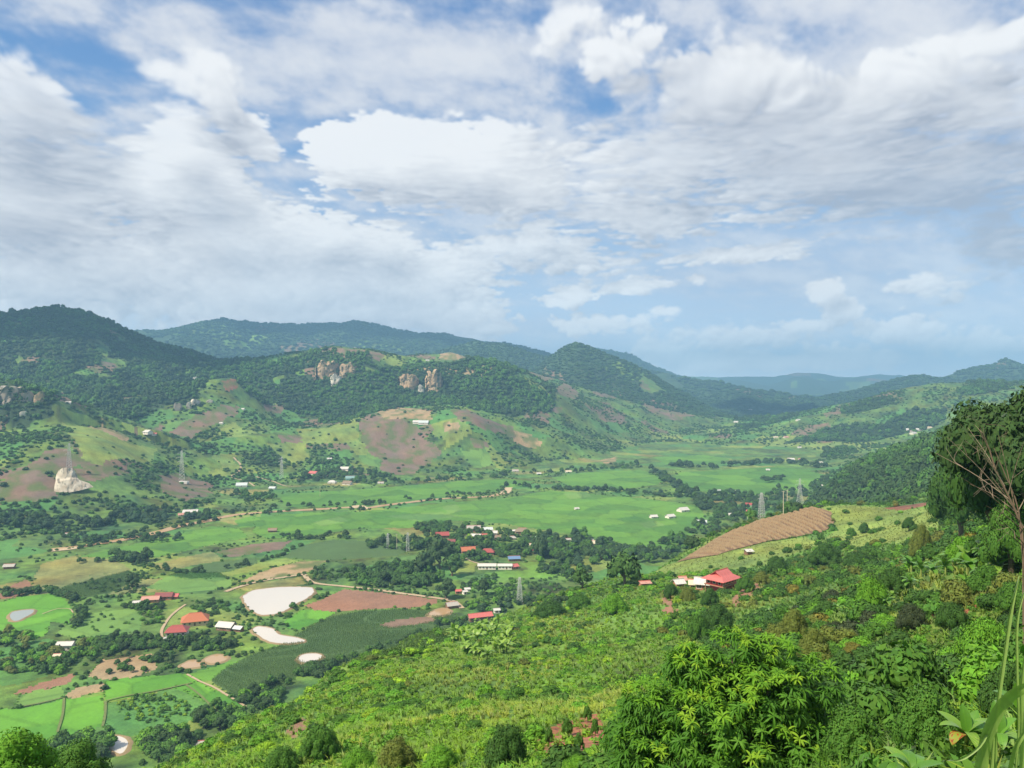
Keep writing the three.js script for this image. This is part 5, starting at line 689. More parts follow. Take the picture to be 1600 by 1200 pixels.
grove('on the steep back of the terraced spur', ['dark', 'deep', 'mid'], [[1060, 850, 30, 10, 34, 3.5, 5.5], [1105, 826, 36, 11, 36, 3.5, 5.5], [1155, 806, 40, 10, 36, 3.5, 5], [1215, 795, 40, 10, 30, 3, 4.5]]);
grove('round the far houses beside the rice plain', ['dark', 'deep', 'blue'], [[1140, 786, 55, 18, 120, 3.5, 6], [1225, 775, 40, 14, 40, 4, 6], [1285, 760, 20, 14, 30, 4, 6], [1210, 752, 22, 5, 8, 5, 7]]);
lineOf('in the hedgerow crossing the far side of the rice plain', ['dark', 'deep', 'blue'], [[800, 758], [870, 765], [920, 766], [960, 768], [1020, 775], [1085, 777]], 70, 3.5, 6, 4); lineOf('in the tree belt running down between the far paddies', ['dark', 'deep', 'blue'], [[1025, 738], [1040, 752], [1060, 765], [1090, 778], [1110, 786]], 60, 5, 8, 9); lineOf('in the far tree belt before the valley town', ['dark', 'blue'], [[1050, 728], [1100, 731], [1160, 727], [1210, 722], [1290, 730]], 70, 5, 8, 5); lineOf('at the foot of the middle slope', ['dark', 'deep', 'mid'], [[560, 757], [640, 752], [720, 748], [800, 742], [880, 738], [950, 730], [1000, 728]], 110, 3.5, 6, 8);
lineOf('along the near bank of the muddy river', ['dark', 'deep', 'mid'], RIVER.map(([a, b]) => [a, b + 2]), 70, 2, 3.8, 4); lineOf('along the far bank of the muddy river', ['dark', 'deep'], RIVER.map(([a, b]) => [a, b - 5]), 90, 3, 5, 5);
lineOf('in the hedge winding across the left fields', ['dark', 'deep'], [[120, 880], [180, 876], [230, 885], [280, 895], [330, 893], [400, 880], [440, 868], [470, 850]], 60, 2, 3.6, 4); lineOf('in the hedge above the green paddies by the left pond', ['dark', 'deep'], [[0, 930], [30, 930], [70, 925], [110, 935], [130, 955], [125, 975], [110, 985]], 34, 3, 5, 3);
grove('in the riverside wood at the left', ['dark', 'deep', 'blue'], [[80, 820, 90, 14, 70, 4, 6.5], [255, 808, 90, 10, 60, 4, 6.5], [180, 842, 110, 7, 50, 2.6, 4.4], [213, 876, 22, 4, 10, 5, 6.5], [30, 800, 60, 8, 30, 3, 5]]);
grove('on the blue-green maize slope', ['deep', 'blue'], [[165, 915, 50, 11, 40, 1.2, 2.2]]);
grove('round the hamlet at the foot of the cliff hill', ['dark', 'deep', 'mid'], [[540, 745, 70, 10, 90, 4, 6], [400, 775, 40, 10, 30, 3.5, 5.5], [480, 745, 30, 10, 30, 3.5, 5]]);
grove('in the orchard round the white block house', ['deep', 'mid', 'olive', 'fresh'], [[55, 1035, 65, 24, 75, 2.2, 3.8], [130, 1018, 50, 12, 40, 2.2, 3.6], [20, 1000, 40, 10, 20, 2.5, 4]]);
grove('in the orchard between the farmhouses and the ponds', ['deep', 'mid', 'dark'], [[205, 1006, 60, 11, 70, 2, 3.4], [305, 1008, 65, 11, 60, 2, 3.4], [250, 1030, 30, 10, 16, 1.8, 2.8], [190, 1040, 45, 14, 12, 1.6, 2.6], [330, 950, 30, 12, 55, 1.6, 2.2], [220, 948, 40, 6, 30, 2, 3.2]]);
grove('on the grassy left orchard', ['fresh', 'mid'], [[160, 975, 60, 14, 26, 1, 1.8], [235, 965, 18, 12, 20, 1.5, 2.4]]);
grove('in the bean field', ['fresh', 'lime', 'mid'], [[240, 1108, 60, 22, 110, .8, 1.6]]);
grove('in the bottom left wood under the near slope', ['deep', 'mid', 'fresh', 'dark'], [[130, 1170, 60, 16, 40, 3, 4.6], [270, 1170, 55, 22, 46, 3, 5], [345, 1128, 40, 18, 36, 2.8, 4.4], [410, 1092, 34, 16, 30, 2.4, 4], [30, 1185, 50, 14, 20, 3, 4.4]]);
lineOf('along the foot of the near slope', ['deep', 'dark', 'mid'], [[300, 1160], [400, 1085], [470, 1055], [520, 1040], [600, 1010], [680, 985], [760, 968]], 60, 2, 3.6, 8); grove('at the lower tip of the maize', ['dark', 'deep'], [[497, 1052, 22, 7, 16, 3.2, 4.8]]);
{
  for (const t of trees) t.show = t[2] / Math.hypot(t[0], t[1]);
  trees.sort((a, b) => b.show - a.show); seed = 31;
  const rest = []; const seen = trees.filter((t) => { const c = col(t[0], t[1]); return c > -20 && c < 1620; }).filter((t) => t[4] || 1);
  const first = new Set([...seen.filter((t) => !t[5]), ...seen.filter((t) => t[5])].slice(0, 300));
  for (const t of trees) {
    const [x, z, R, tone, label, group, hf] = t, y = ground(x, z);
    if (!first.has(t)) { rest.push([x, y - .3, z, R, hf * 1.0, rnd() * 6.3, TONE[tone]]); continue; }
    const o = thing('broadleaf_tree', label, 'tree', [x, y - .2, z], rnd() * 6.3, group); o.scale.set(R, R * hf, R);
    part('trunk', pick(TRUNK), barkMat, o); part('crown', pick(TREE), matOf(tone), o);
  }
  mass('woodland', 'smaller and farther trees and bushes along the valley', TREE, rest);
  console.log('trees', trees.length, first.size);
}
// ---------------------------------------------------------------- maize standing in rows
{
  seed = 41; const P = [], N = [], I = []; for (let i = 0; i < 7; i++) { const a = i * 2.4, s = .5, y = .35 + i * .2, dx = Math.cos(a), dz = Math.sin(a), q = P.length / 3; P.push(0, y, 0, dx * s * .5 - dz * .07, y + .32, dz * s * .5 + dx * .07, dx * s, y + .12, dz * s, dx * s * .5 + dz * .07, y + .32, dz * s * .5 - dx * .07); for (let k = 0; k < 4; k++) N.push(dx * .4, .8, dz * .4); I.push(q, q + 1, q + 2, q, q + 2, q + 3); }
  const g = new THREE.BufferGeometry(); g.setAttribute('position', new THREE.Float32BufferAttribute(P, 3)); g.setAttribute('normal', new THREE.Float32BufferAttribute(N, 3)); g.setAttribute('color', new THREE.Float32BufferAttribute(new Float32Array(P.length).fill(1), 3)); g.setIndex(I);
  const L = []; for (const f of fields) if (f.name === 'maize_field' && f.z0 > -620) for (let u = f.x0 - 90; u < f.x1 + 10; u += 1.15) for (let z = f.z0; z < f.z1; z += .85) { const x = u + .18 * (z - f.z0) + 3 * noise(u / 40, z / 40, 3); if (inside(f.P, x, z) && owner(x, z) === f && clearOf(x, z) && Math.abs(noise(x / 60, z / 34, 6.3)) > .02) L.push([x + rr(-.3, .3), ground(x, z), z + rr(-.4, .4), rr(.7, 1), rr(.6, .95), rnd() * 6.3, f.kind === 'crop' ? TONE.mid : blend([.085, .18, .045], [.13, .24, .06], clamp(.5 + noise(x / 30, z / 30), 0, 1))]); }
  mass('maize', 'rows of standing maize in the dark fields', [g], L); console.log('maize', L.length);
}
// ---------------------------------------------------------------- the near hillside
const nearG = (o) => leafCloud(o.sd, o), FINE = [nearG({ sd: 601, n: 9500, lobes: 20, leaf: .032, tall: 1, low: .08, thin: .42, lobe: [.2, .36] }), nearG({ sd: 602, n: 9500, lobes: 26, leaf: .03, tall: 1, low: .06, thin: .55, lobe: [.18, .34] }), nearG({ sd: 603, n: 8500, lobes: 18, leaf: .036, tall: 1, low: .05, thin: .3, lobe: [.22, .4], droop: .5 })];
const WEED = [0, 1, 2].map((i) => leafCloud(700 + i, { n: 46, lobes: 4, leaf: .24, tall: .7, low: .08, thin: [.35, .5, .25][i], core: false, lobe: [.25, .45], spread: .6 }));
const tuftGeo = (sd, n, h, w) => { seed = sd; const P = [], N = [], C = [], I = []; for (let i = 0; i < n; i++) { const a = rnd() * 6.283, q = rnd() * .25, x = Math.cos(a) * q, z = Math.sin(a) * q, b = rnd() * 6.283, l = rr(.2, .75), H = h * rr(.55, 1.15), k = P.length / 3, sx = -Math.sin(b) * w, sz = Math.cos(b) * w, mx = x + Math.cos(b) * l * .35, mz = z + Math.sin(b) * l * .35, c = rr(.75, 1.25); P.push(x - sx, 0, z - sz, x + sx, 0, z + sz, mx - sx * .8, H * .7, mz - sz * .8, mx + sx * .8, H * .7, mz + sz * .8, x + Math.cos(b) * l, H * rr(.75, 1.05), z + Math.sin(b) * l); for (let m = 0; m < 5; m++) { N.push(Math.cos(b) * .35, .9, Math.sin(b) * .35); C.push(c * 1.05, c, c * .9); } I.push(k, k + 1, k + 2, k + 1, k + 3, k + 2, k + 2, k + 3, k + 4); } const g = new THREE.BufferGeometry(); g.setAttribute('position', new THREE.Float32BufferAttribute(P, 3)); g.setAttribute('normal', new THREE.Float32BufferAttribute(N, 3)); g.setAttribute('color', new THREE.Float32BufferAttribute(C, 3)); g.setIndex(I); return g; };
const TUFT = [tuftGeo(801, 26, 1, .035), tuftGeo(802, 20, .8, .05), tuftGeo(803, 30, .9, .03)];
const thinLeaf = leafy([1, 1, 1], .3);
const hillKeep = (x, z) => { for (const f of fields) if ((f.name === 'bare_patch' || f.name === 'terrace_meadow' || f.name === 'bare_bank') && x > f.x0 && x < f.x1 && z > f.z0 && z < f.z1 && inside(f.P, x, z)) return f; if (inside(TERR, x, z)) return { name: 'terraces' }; return null; };
const isNear = (x, z) => { const c = col(x, z); return z < -3 && c > -90 && c < 1700 && ground(x, z) > 6 && !(c > 1262 && -z > 470); };
const shrubs = [];
{
  seed = 51; const tufts = [], weeds = [];
  const ringScan = (r0, r1, st, fn) => { for (let z = -r0 * .7; z > -r1; z -= st) for (let x = -r1 * .75; x < r1 * .78; x += st) { const X = x + rr(-.5, .5) * st, Z = z + rr(-.5, .5) * st, r = Math.hypot(X, Z); if (r >= r0 && r < r1 && isNear(X, Z)) fn(X, Z, r); } };
  const grassTone = (x, z) => { const n = noise(x / 22, z / 22, 2.7) + .5 * noise(x / 7, z / 7, 1), right = ss(20, 90, x - (-z) * .12); return blend(blend([.17, .34, .025], [.29, .40, .05], ss(-.1, .45, n)), [.08, .20, .02], right * .6); };
  const cover = (r0, r1, st, s, pw) => ringScan(r0, r1, st, (x, z, r) => {
    const k = hillKeep(x, z), open = noise(x / 11, z / 11, 5.2); if (k && (k.name === 'terraces' || k.name === 'bare_bank') || k && k.name === 'bare_patch' && rnd() > .3 || !clearOf(x, z, -1)) return;
    const y = ground(x, z) - .04;
    if (rnd() < (col(x, z) > 1120 && r < 70 ? .85 : noise(x / 14, z / 14, 3.3) > .05 ? pw * 1.4 : pw * .5) && !(k && k.name === 'terrace_meadow')) weeds.push([x, y, z, rr(.3, .62) * s, rr(.7, 1.2), rnd() * 6.3, blend(blend(TONE.fresh, TONE.lime, clamp(.4 + open * 1.6 + rr(-.3, .3), 0, 1)), TONE.mid, ss(960, 1200, col(x, z)) * .85)]);
    else tufts.push([x, y, z, rr(.5, .9) * s * (k && k.name === 'terrace_meadow' ? .5 : 1), rr(.5, 1), rnd() * 6.3, k && k.name === 'terrace_meadow' ? blend([.25, .34, .07], [.2, .31, .05], rnd()) : grassTone(x, z)]);
  });
  cover(4, 26, .42, .62, .35); cover(26, 70, .62, .9, .5); cover(70, 160, 1.0, 1.25, .5); cover(160, 300, 1.6, 1.7, .45); cover(300, 470, 2.6, 2.2, .3);
  mass('grass', 'tufts of grass covering the near hillside', TUFT, tufts, thinLeaf); mass('undergrowth', 'low leafy weeds covering the near hillside', WEED, weeds, thinLeaf);
  // shrubs by the hundred
  const bushes = (r0, r1, st, R0, R1) => ringScan(r0, r1, st, (x, z, r) => {
    const k = hillKeep(x, z), n = noise(x / 24, z / 24, 9.1) + .45 * noise(x / 8, z / 8, 4.1), c = col(x, z), right = ss(900, 1250, c + 60 * noise(x / 20, z / 20)); if (k && (k.name !== 'terrace_meadow' || rnd() > .12) || !clearOf(x, z, 1)) return;
    if (rnd() > mix(ss(-.05, .4, n) * .8 + .05, ss(-.35, .3, n + .1) * .85, right)) return; const q = rnd();
    const tone = right > .5 ? (q < .42 ? 'deep' : q < .74 ? 'mid' : q < .86 || r < 45 ? 'fresh' : q < .95 ? 'olive' : q < .975 ? 'rust' : 'dusk') : (q < .42 ? 'fresh' : q < .54 ? 'lime' : q < .86 ? 'mid' : q < .97 ? 'deep' : 'olive');
    const R = rr(R0, R1) * (1 + .35 * Math.max(0, n)) * mix(.95, 1.2, right); shrubs.push([x, ground(x, z) - .08, z, R, rr(.8, 1.25) * mix(.72, 1, right), rnd() * 6.3, tone, R / r]);
  });
  bushes(17, 60, 1.6, .45, 1.0); bushes(60, 150, 2.1, .7, 1.5); bushes(150, 300, 2.8, .9, 2.0); bushes(300, 470, 4.6, 1.1, 2.2);
  console.log('cover', tufts.length, weeds.length, shrubs.length);
}
// named bushes: [column and row of the foot, row of the top, half width, tone, label]
const nearPlant = (px, py, top, hw, tone, label, geo, name = 'bush') => { const [x, z] = spot(px, py), d = -z, y = ground(x, z), H = (py - top) / F * d, R = hw / F * d; const o = thing(name, label, name === 'bush' ? 'bush' : 'tree', [x, y - .06 * H, z], rnd() * 6.3); o.scale.set(R, H * 1.02, R); part('trunk', TRUNK[Math.floor(rnd() * 3)], barkMat, o); part('crown', geo || FINE[Math.floor(rnd() * 3)], nearOf(tone), o); return o; };
seed = 61;
for (const a of [[1362, 965, 893, 36, 'fresh', 'bright round bush in the middle of the right slope'], [1425, 1105, 1002, 78, 'mid', 'large dense bush right of the mango tree'], [1335, 1190, 1100, 62, 'mid', 'low dense bush at the right foot of the mango tree'], [1450, 1170, 1068, 66, 'mid', 'feathery green bush above the young banana plants'], [1545, 1050, 955, 62, 'fresh', 'broad light green bush at the right edge'], [1575, 1130, 1030, 55, 'deep', 'dark bush behind the long grass blades'], [1488, 985, 935, 34, 'deep', 'dark bush above the broad light green bush'], [1292, 885, 848, 34, 'deep', 'dark rounded bush at the edge of the yellow meadow'], [1340, 888, 858, 30, 'deep', 'second dark bush at the edge of the yellow meadow'], [1240, 1000, 950, 34, 'olive', 'olive bush above the mango tree'], [1272, 1030, 980, 32, 'olive', 'olive-brown bush right above the mango tree'], [1212, 1020, 972, 34, 'olive', 'brownish bush beside the mango tree top'], [1335, 1035, 1002, 26, 'rust', 'small rust-tipped bush behind the dense bush'], [1305, 1000, 966, 22, 'dusk', 'dark purplish bush behind the small rust-tipped one'], [1425, 985, 938, 30, 'dusk', 'dark purplish bush beside the red scar'], [1300, 945, 918, 20, 'dusk', 'blackish bush left of the bright round bush'], [1395, 935, 885, 34, 'deep', 'dark bush behind the bright round bush'], [1122, 990, 938, 34, 'deep', 'large dark bush below the stilt house'], [1090, 1000, 955, 26, 'mid', 'green bush left of the large dark bush'], [1135, 1008, 965, 24, 'deep', 'dark bush in front of the large dark bush'], [1110, 945, 918, 19, 'deep', 'dark bush hiding the foot of the white tin shed'], [1075, 942, 916, 18, 'olive', 'brownish bush in front of the low tin shed'], [1048, 935, 908, 16, 'deep', 'tall dark bush left of the tin sheds'], [1165, 925, 898, 20, 'mid', 'bush right of the red stilt house'], [1215, 900, 868, 26, 'deep', 'dark bush above the earth path'], [1190, 915, 893, 20, 'olive', 'brownish bush beside the earth path'], [1540, 930, 880, 36, 'mid', 'leafy bush among the right-hand banana plants'], [1585, 960, 905, 40, 'mid', 'leafy bush at the right edge below the bare branches'], [1505, 880, 835, 34, 'fresh', 'bright bush at the foot of the dark trees'], [1440, 872, 818, 24, 'olive', 'thin dry shrub on the yellow meadow edge'], [1420, 830, 808, 15, 'deep', 'small round bush on the yellow meadow'], [1350, 832, 816, 12, 'deep', 'dark little bush left on the yellow meadow'], [1330, 838, 824, 11, 'mid', 'green little bush left on the yellow meadow'], [790, 1204, 1128, 46, 'deep', 'dark dense bush at the bottom middle'], [620, 1205, 1150, 42, 'olive', 'yellowish bush at the bottom left of middle'], [690, 1208, 1165, 40, 'fresh', 'leafy green bush at the bottom edge'], [500, 1185, 1130, 40, 'mid', 'green bush low on the left of the near slope'], [560, 1205, 1165, 38, 'fresh', 'light green bush at the bottom edge, left of the yellowish one'], [440, 1205, 1165, 38, 'mid', 'bush at the bottom where the slope meets the wood'], [900, 1215, 1180, 34, 'fresh', 'small leafy bush on the red soil edge'], [1285, 1110, 1055, 40, 'deep', 'dark bush between the mango tree and the dense bush'], [860, 965, 935, 34, 'deep', 'dark bush at the left end of the spur'], [905, 950, 925, 26, 'mid', 'green bush on the crest of the near slope'], [960, 960, 925, 30, 'fresh', 'light bush below the tall spur tree']]) nearPlant(...a);
const cornerTree = (px, d, top, R, tone, label) => { const x = (px - 800) / F * d, z = -d, y = ground(x, z), H = EYE - (top - 600) / F * d - y, o = thing('broadleaf_tree', label, 'tree', [x, y - .2, z], rnd() * 6.3), k = R * 1.15; part('trunk', new MB().bar([0, 0, 0], [.1, H - k * .6, 0], .16, .1).geo(), barkMat, o); const c = part('crown', FINE[0], nearOf(tone), o); c.position.y = H - k; c.scale.set(R, k, R); };
cornerTree(20, 22, 1132, 1.7, 'fresh', 'leafy treetop in the bottom left corner'); cornerTree(115, 26, 1152, 1.6, 'mid', 'treetop right of the corner treetop');
nearPlant(1625, 870, 592, 175, 'dark', 'great dark tree at the right edge', leafCloud(901, { n: 20000, lobes: 44, leaf: .024, tall: 1, low: .2, thin: .5, lobe: [.13, .26], fall: .3, spread: .72 }), 'broadleaf_tree');
nearPlant(1560, 870, 668, 85, 'deep', 'dark tree left of the great dark tree', leafCloud(902, { n: 12000, fall: .3, lobes: 30, leaf: .034, tall: 1, low: .12, thin: .5, lobe: [.2, .38] }), 'broadleaf_tree');
nearPlant(1500, 850, 712, 58, 'deep', 'feathery dark tree before the yellow meadow', leafCloud(903, { n: 9000, fall: .35, lobes: 22, leaf: .04, tall: 1, low: .1, thin: .3, lobe: [.22, .4] }), 'broadleaf_tree');
nearPlant(1580, 900, 775, 60, 'mid', 'leafy tree under the great dark tree', undefined, 'broadleaf_tree');
{
  shrubs.sort((a, b) => b[7] - a[7]); seed = 71; const rest = [];
  shrubs.forEach((s, i) => { const [x, y, z, R, hf, turn, tone] = s, c = col(x, z);
    if (i >= 300) { rest.push([x, y, z, R, hf, turn, TONE[tone].map((v) => v * 1.2)]); return; }
    const look = { deep: 'dark green', mid: 'green', fresh: 'light green', lime: 'yellow-green', olive: 'olive', rust: 'rust-tipped', dusk: 'dark purplish' }[tone], place = c < 500 ? 'the left part of the near slope' : c < 900 ? 'the middle of the near slope' : c < 1250 ? 'the near slope below the stilt house' : 'the steep slope at the right';
    const m = part('shrub', pick(SHRUB), nearOf(tone), scene, true); m.position.set(x, y, z); m.scale.set(R, R * hf, R); m.rotation.y = turn; tag(m, `small ${look} shrub on ${place}`, 'shrub', `${look} shrubs on ${place}`); });
  mass('undergrowth', 'smaller shrubs over the near hillside and spur', BUSH, rest, thinLeaf);
}
// ---------------------------------------------------------------- long leaves: banana, grass and mango
function leafStrip(L, W, bend, fold, seg = 7, a0 = .9) { // a leaf that leaves the origin along +x and bends down
  const P = [], U = [], I = []; let x = 0, y = 0, a = a0; const twist = 0; const st = L / seg;
  for (let i = 0; i <= seg; i++) { const t = i / seg, w = W * Math.sin(Math.PI * Math.min(1, .06 + t * .94)) ** .7 * (t < .08 ? .35 : 1), tw = twist * t; for (const k of [-1, 0, 1]) { P.push(x - Math.sin(a) * fold * Math.abs(k) * w, y + Math.cos(a) * fold * Math.abs(k) * w + Math.sin(tw) * k * w, k * w * Math.cos(tw)); U.push(t, k / 2 + .5); } x += Math.cos(a) * st; y += Math.sin(a) * st; a -= bend / seg; }
  for (let i = 0; i < seg; i++) for (const k of [0, 1]) { const q = i * 3 + k; I.push(q, q + 3, q + 1, q + 1, q + 3, q + 4); }
  const g = new THREE.BufferGeometry(); g.setAttribute('position', new THREE.Float32BufferAttribute(P, 3)); g.setAttribute('uv', new THREE.Float32BufferAttribute(U, 2)); g.setIndex(I); g.computeVertexNormals(); return g;
}
const veins = grain(128, (u, v) => [.86 + .1 * Math.sin(u * 6.28318 * 26) + (Math.abs(v - .5) < .04 ? .3 : 0), .88 + .08 * Math.sin(u * 6.28318 * 26) + (Math.abs(v - .5) < .04 ? .14 : 0), .8]);
const banMat = [[.13, .33, .025], [.10, .27, .02], [.19, .37, .035]].map((c) => new THREE.MeshPhysicalMaterial({ color: rgb(...c), map: veins, roughness: .5, transmission: .35, thickness: 0, side: THREE.DoubleSide })), burnt = grain(128, (u, v) => { const n = ring(u, v, 7, 3); return n > .2 ? [.5, .24, .08] : n > .02 ? [.66, .45, .13] : [.5, .56, .16]; }); burnt.colorSpace = THREE.SRGBColorSpace;
const burntMat = new THREE.MeshPhysicalMaterial({ map: burnt, roughness: .6, transmission: .25, thickness: 0, side: THREE.DoubleSide }), stemMat = mat([.2, .26, .06], .7);
const BLEAF = [leafStrip(1, .16, 1.5, .2, 10), leafStrip(1, .18, 1.0, .25, 10), leafStrip(1, .15, 2.2, .15, 10), leafStrip(1, .17, .45, .3, 10)], STEM = new THREE.CylinderGeometry(.035, .06, .62, 7).translate(0, .25, 0);
function banana(x, z, S, label, group, orange = 0, n = 8, mats = banMat) { const o = thing('banana_plant', label, 'banana plant', [x, ground(x, z) - .02, z], rnd() * 6.3, group); o.scale.setScalar(S); part('stem', STEM, stemMat, o); for (let i = 0; i < n; i++) { const m = part('leaf', BLEAF[(i + Math.floor(rnd() * 4)) % 4], i < orange ? burntMat : pick(mats), o); m.position.y = .46 + .1 * rnd(); m.rotation.set(0, i * 2.4 + rr(-.3, .3), i === n - 1 ? .6 : rr(-.3, .25)); m.scale.set(rr(.55, .8), rr(.6, .8), rr(.7, 1)); } return o; }
seed = 81; const limeMat = [[.27, .44, .045], [.22, .40, .04]].map((c) => new THREE.MeshPhysicalMaterial({ color: rgb(...c), map: veins, roughness: .5, transmission: .35, thickness: 0, side: THREE.DoubleSide }));
for (let i = 0; i < 36; i++) { const a = rnd() * 6.283, q = Math.sqrt(rnd()), [x, z] = spot(752 + Math.cos(a) * q * 52, 1006 + Math.sin(a) * q * 36); banana(x, z, rr(2.4, 3.8), 'pale banana plant in the clump high on the near slope', 'banana clump on the crest of the near slope', 0, 8, limeMat); }
for (let i = 0; i < 26; i++) { const [x, z] = spot(rr(1380, 1600), rr(850, 945)); banana(x, z, rr(1.4, 2.4), 'banana plant among bushes on the steep right slope', 'banana plants on the right slope'); }
for (let i = 0; i < 12; i++) { const [x, z] = spot(rr(1200, 1400), rr(900, 1000)); banana(x, z, rr(1, 1.8), 'banana plant among olive bushes above the mango tree', 'banana plants above the mango tree'); }
const by = (px, d) => [(px - 800) / F * d, -d];
banana(...by(1422, 7.6), .46, 'young banana plant with broad leaves at the bottom edge', undefined, 0, 7); banana(...by(1510, 9), .56, 'young banana plant with one orange withered leaf', undefined, 1, 8); banana(...by(1560, 8.4), .5, 'banana plant half hidden behind the long grass', undefined, 0, 7); banana(...by(1596, 9.5), .7, 'banana plant with a yellowed leaf at the right edge', undefined, 1, 6); banana(...by(1290, 24), 1.0, 'bright banana shoot between the dark bushes', undefined, 0, 6); banana(...by(1400, 23), 1.1, 'pale banana shoot beside the dense bush', undefined, 1, 5);
{ // long grass at the right edge, each blade a part
  const o = thing('tall_grass', 'long pale grass blades arching at the right edge', 'grass', [1.62, ground(1.62, -2.5), -2.5]), gm = new THREE.MeshPhysicalMaterial({ color: rgb(.26, .40, .10), roughness: .5, transmission: .4, thickness: 0, side: THREE.DoubleSide });
  const blade = (pts, w) => { const C = new THREE.CatmullRomCurve3(pts.map(([px, py, d]) => new THREE.Vector3((px - 800) / F * d - 1.62, EYE - (py - 600) / F * d - o.position.y, -d + 2.5))), Q = C.getPoints(20), P = [], I = []; Q.forEach((q, i) => { const t = i / 20, T = C.getTangent(t), s = new THREE.Vector3(0, 0, 1).cross(T).normalize().multiplyScalar(w * (t < .7 ? 1 : (1 - t) / .3 + .03)); P.push(q.x - s.x, q.y - s.y, q.z + .004, q.x, q.y, q.z - w * .35, q.x + s.x, q.y + s.y, q.z + .004); if (i < 20) for (const k of [0, 1]) { const a = i * 3 + k; I.push(a, a + 3, a + 1, a + 1, a + 3, a + 4); } }); const g = new THREE.BufferGeometry(); g.setAttribute('position', new THREE.Float32BufferAttribute(P, 3)); g.setIndex(I); g.computeVertexNormals(); return g; };
  for (const [w, ...p] of [[.022, [1520, 1420, 2.5], [1532, 1200, 2.45], [1545, 1140, 2.4], [1570, 1095, 2.35], [1600, 1074, 2.3], [1650, 1062, 2.3]], [.007, [1528, 1420, 2.5], [1556, 1120, 2.5], [1568, 1030, 2.5], [1580, 950, 2.5], [1592, 900, 2.5]], [.005, [1560, 1420, 2.6], [1590, 1150, 2.6], [1588, 1040, 2.6], [1590, 960, 2.6], [1612, 890, 2.6]], [.005, [1540, 1420, 2.5], [1552, 1130, 2.45], [1530, 1165, 2.4], [1500, 1186, 2.4], [1480, 1188, 2.4]], [.01, [1600, 1420, 2.6], [1596, 1180, 2.6], [1600, 1040, 2.6], [1622, 960, 2.6]], [.008, [1575, 1420, 2.5], [1572, 1250, 2.5], [1590, 1160, 2.4], [1630, 1110, 2.4]]]) part('blade', blade(p, w), gm, o);
}
{ // the mango tree in front: drooping clusters of lance-shaped leaves, the young ones yellow
  const d = 14.5, x = (1150 - 800) / F * d, z = -d, y = ground(x, z), o = thing('mango_tree', 'big mango tree with drooping narrow leaves and yellow tips', 'tree', [x, y, z]), cy = EYE - (1140 - 600) / F * d - y;
  seed = 91; const cluster = (sd, young) => { seed = sd; const G = []; const n = young ? 12 : 16; for (let i = 0; i < n; i++) { const g = leafStrip(rr(.15, .25) * (young ? .8 : 1), rr(.012, .018), rr(1.3, 2.0), .25, 4, young ? rr(.1, .8) : rr(-.5, .5)); g.rotateY(i * 2.4 + rr(-.3, .3)); g.translate(0, rr(-.05, .05), 0); G.push(g); } return mergeGeometries(G); };
  const OLD = [0, 1, 2, 3].map((i) => cluster(910 + i, false)), YOUNG = [0, 1, 2].map((i) => cluster(930 + i, true));
  const lm = (c) => new THREE.MeshPhysicalMaterial({ color: rgb(...c), roughness: .6, specularIntensity: .3, transmission: .3, thickness: 0, side: THREE.DoubleSide }), old = [[.06, .18, .016], [.078, .215, .018], [.10, .25, .022]].map(lm), young = [[.16, .34, .02], [.12, .29, .018], [.20, .36, .022]].map(lm);
  seed = 95; const lobes = []; for (let i = 0; i < 26; i++) { const a = i * 2.399, q = Math.sqrt((i + .5) / 26); lobes.push([Math.cos(a) * q * 1.85 + rr(-.2, .2), cy + (1 - q * q) * 1.0 + rr(-.5, .35) - .25, Math.sin(a) * q * 1.7, rr(.5, .8)]); }
  lobes.push([-1.75, cy + .55, .2, .42], [-.95, cy + 1.25, .2, .4], [-.1, cy + 1.5, 0, .42], [1.5, cy + .9, 0, .5], [.7, cy + 1.35, .1, .45], [-2.0, cy - .2, .3, .4]);
  const tr = new MB(); tr.bar([0, -.3, 0], [.1, cy * .55, 0], .13, .1); for (const l of lobes) tr.bar([.1, cy * .5, 0], [l[0] * .9, l[1], l[2] * .9], .035, .012); part('trunk', tr.geo(), barkMat, o);
  const ins = [], e = new THREE.Euler(), q4 = new THREE.Quaternion(); let made = 0;
  const spots2 = []; for (let i = 0; i < 2300; i++) { const l = pick(lobes), v = new THREE.Vector3(rr(-1, 1), rr(-.7, 1), rr(-1, 1)).normalize(), R = l[3] * rr(.8, 1.05); spots2.push([l[0] + v.x * R, l[1] + v.y * R, l[2] + v.z * R, v]); }
  spots2.sort((a, b) => (b[2] + b[1] * .6) - (a[2] + a[1] * .6));
  for (const [X, Y, Z, v] of spots2) { if (Y < .15) continue; const tip = v.y > .45 && Y > cy + .35 && rnd() < .85 || v.y > .5 && rnd() < .5; if (made < 296) { const m = part('leaf_cluster', pick(tip ? YOUNG : OLD), pick(tip ? young : old), o); m.position.set(X, Y, Z); m.rotation.set(v.z * .5, rnd() * 6.3, -v.x * .5); m.scale.setScalar(rr(.85, 1.2)); made++; } else ins.push([X, Y, Z, tip]); }
  for (const tip of [true, false]) { const L = ins.filter((a) => a[3] === tip), im = new THREE.InstancedMesh(tip ? YOUNG[0] : OLD[0], tip ? young[1] : old[0], L.length); im.name = 'foliage'; im.userData.kind = 'stuff'; L.forEach(([X, Y, Z], i) => { e.set(rr(-.4, .4), rnd() * 6.3, rr(-.4, .4)); im.setMatrixAt(i, new THREE.Matrix4().compose(new THREE.Vector3(X, Y, Z), q4.setFromEuler(e), new THREE.Vector3(1, 1, 1).multiplyScalar(rr(.85, 1.2)))); }); o.add(im); }
}
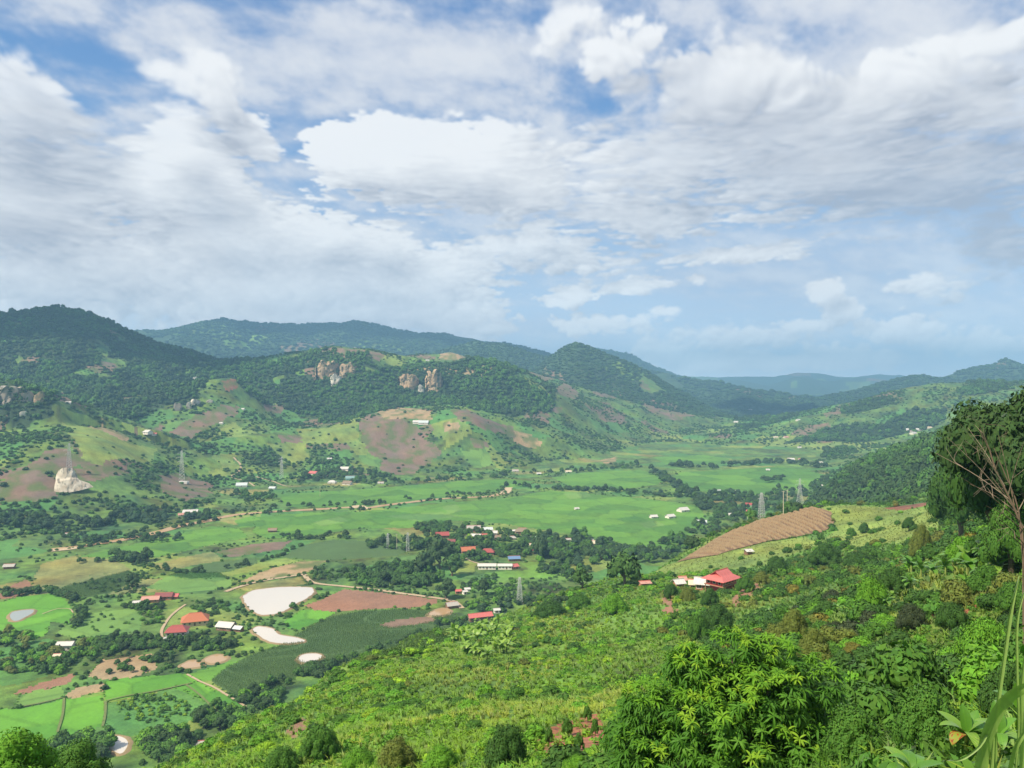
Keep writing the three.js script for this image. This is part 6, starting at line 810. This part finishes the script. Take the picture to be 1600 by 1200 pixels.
{ // the dead, bare-branched shrub before the dark trees
  const d = 20, at = (px, py, dd = d) => [(px - 800) / F * dd, EYE - (py - 600) / F * dd, -dd], b0 = at(1606, 905), o = thing('dead_shrub', 'bare dead shrub with long pale branches at the right edge', 'shrub', [b0[0], ground(b0[0], b0[2]), b0[2]]), rel = (p) => [p[0] - o.position.x, p[1] - o.position.y, p[2] - o.position.z], dm = mat([.17, .12, .085], .9), pm = mat([.24, .19, .14], .9);
  const stem = (pts, r0, r1, m, name) => { const C = new THREE.CatmullRomCurve3(pts.map((p) => new THREE.Vector3(...rel(at(...p))))), Q = C.getPoints(9), mb = new MB(); for (let i = 0; i < 9; i++) mb.bar(Q[i].toArray(), Q[i + 1].toArray(), mix(r0, r1, i / 9), mix(r0, r1, (i + 1) / 9)); part(name, mb.geo(), m, o); };
  const g0 = (() => { const y = o.position.y; return 600 + (EYE - y) / d * F; })();
  stem([[1606, g0 + 6], [1598, 830], [1578, 780], [1556, 735], [1545, 700], [1530, 672]], .036, .013, dm, 'trunk'); stem([[1600, g0], [1592, 800], [1572, 745], [1553, 700]], .024, .009, dm, 'trunk');
  seed = 97;
  for (const [a, b, c, e] of [[1590, 800, 1480, 683], [1580, 782, 1462, 708], [1565, 752, 1500, 662], [1595, 815, 1495, 742], [1588, 800, 1515, 756], [1600, 830, 1540, 790], [1570, 760, 1512, 668], [1560, 742, 1508, 688], [1600, 850, 1545, 800], [1605, 860, 1560, 828], [1548, 706, 1520, 650], [1556, 735, 1575, 672], [1575, 775, 1600, 690], [1590, 800, 1640, 720], [1585, 790, 1560, 680], [1600, 825, 1550, 745]]) { const dd = rr(-1.5, 1.5); stem([[a, b, d], [mix(a, c, .5), mix(b, e, .5) - 5, d + dd * .5], [c, e, d + dd]], .014, .004, rnd() < .6 ? pm : dm, 'branch'); for (let k = 0; k < 2; k++) { const f = rr(.3, .8), sx = mix(a, c, f), sy = mix(b, e, f) - 5; stem([[sx, sy, d + dd * f], [sx + rr(-22, 4), sy + rr(-26, 8), d + dd * f + rr(-.3, .3)], [sx + rr(-40, 6), sy + rr(-40, 6), d + dd]], .006, .003, pm, 'twig'); } }
}
for (const [px, py, h] of [[918, 1128, 1.1], [886, 1150, 1.2], [858, 1160, .9], [930, 1150, .8], [905, 1172, .9]]) { const [x, z] = spot(px, py), o = thing('sapling', 'upright leafy sapling on the bare red soil', 'sapling', [x, ground(x, z), z], rnd() * 6, 'saplings on the red soil'); o.scale.set(h * .34, h * .85, h * .34); part('stem', new THREE.CylinderGeometry(.06, .09, .9, 5).translate(0, .4, 0), barkMat, o); part('crown', SHRUB[Math.floor(rnd() * 5)], nearOf('mid'), o); }
renderer.render(scene, camera);
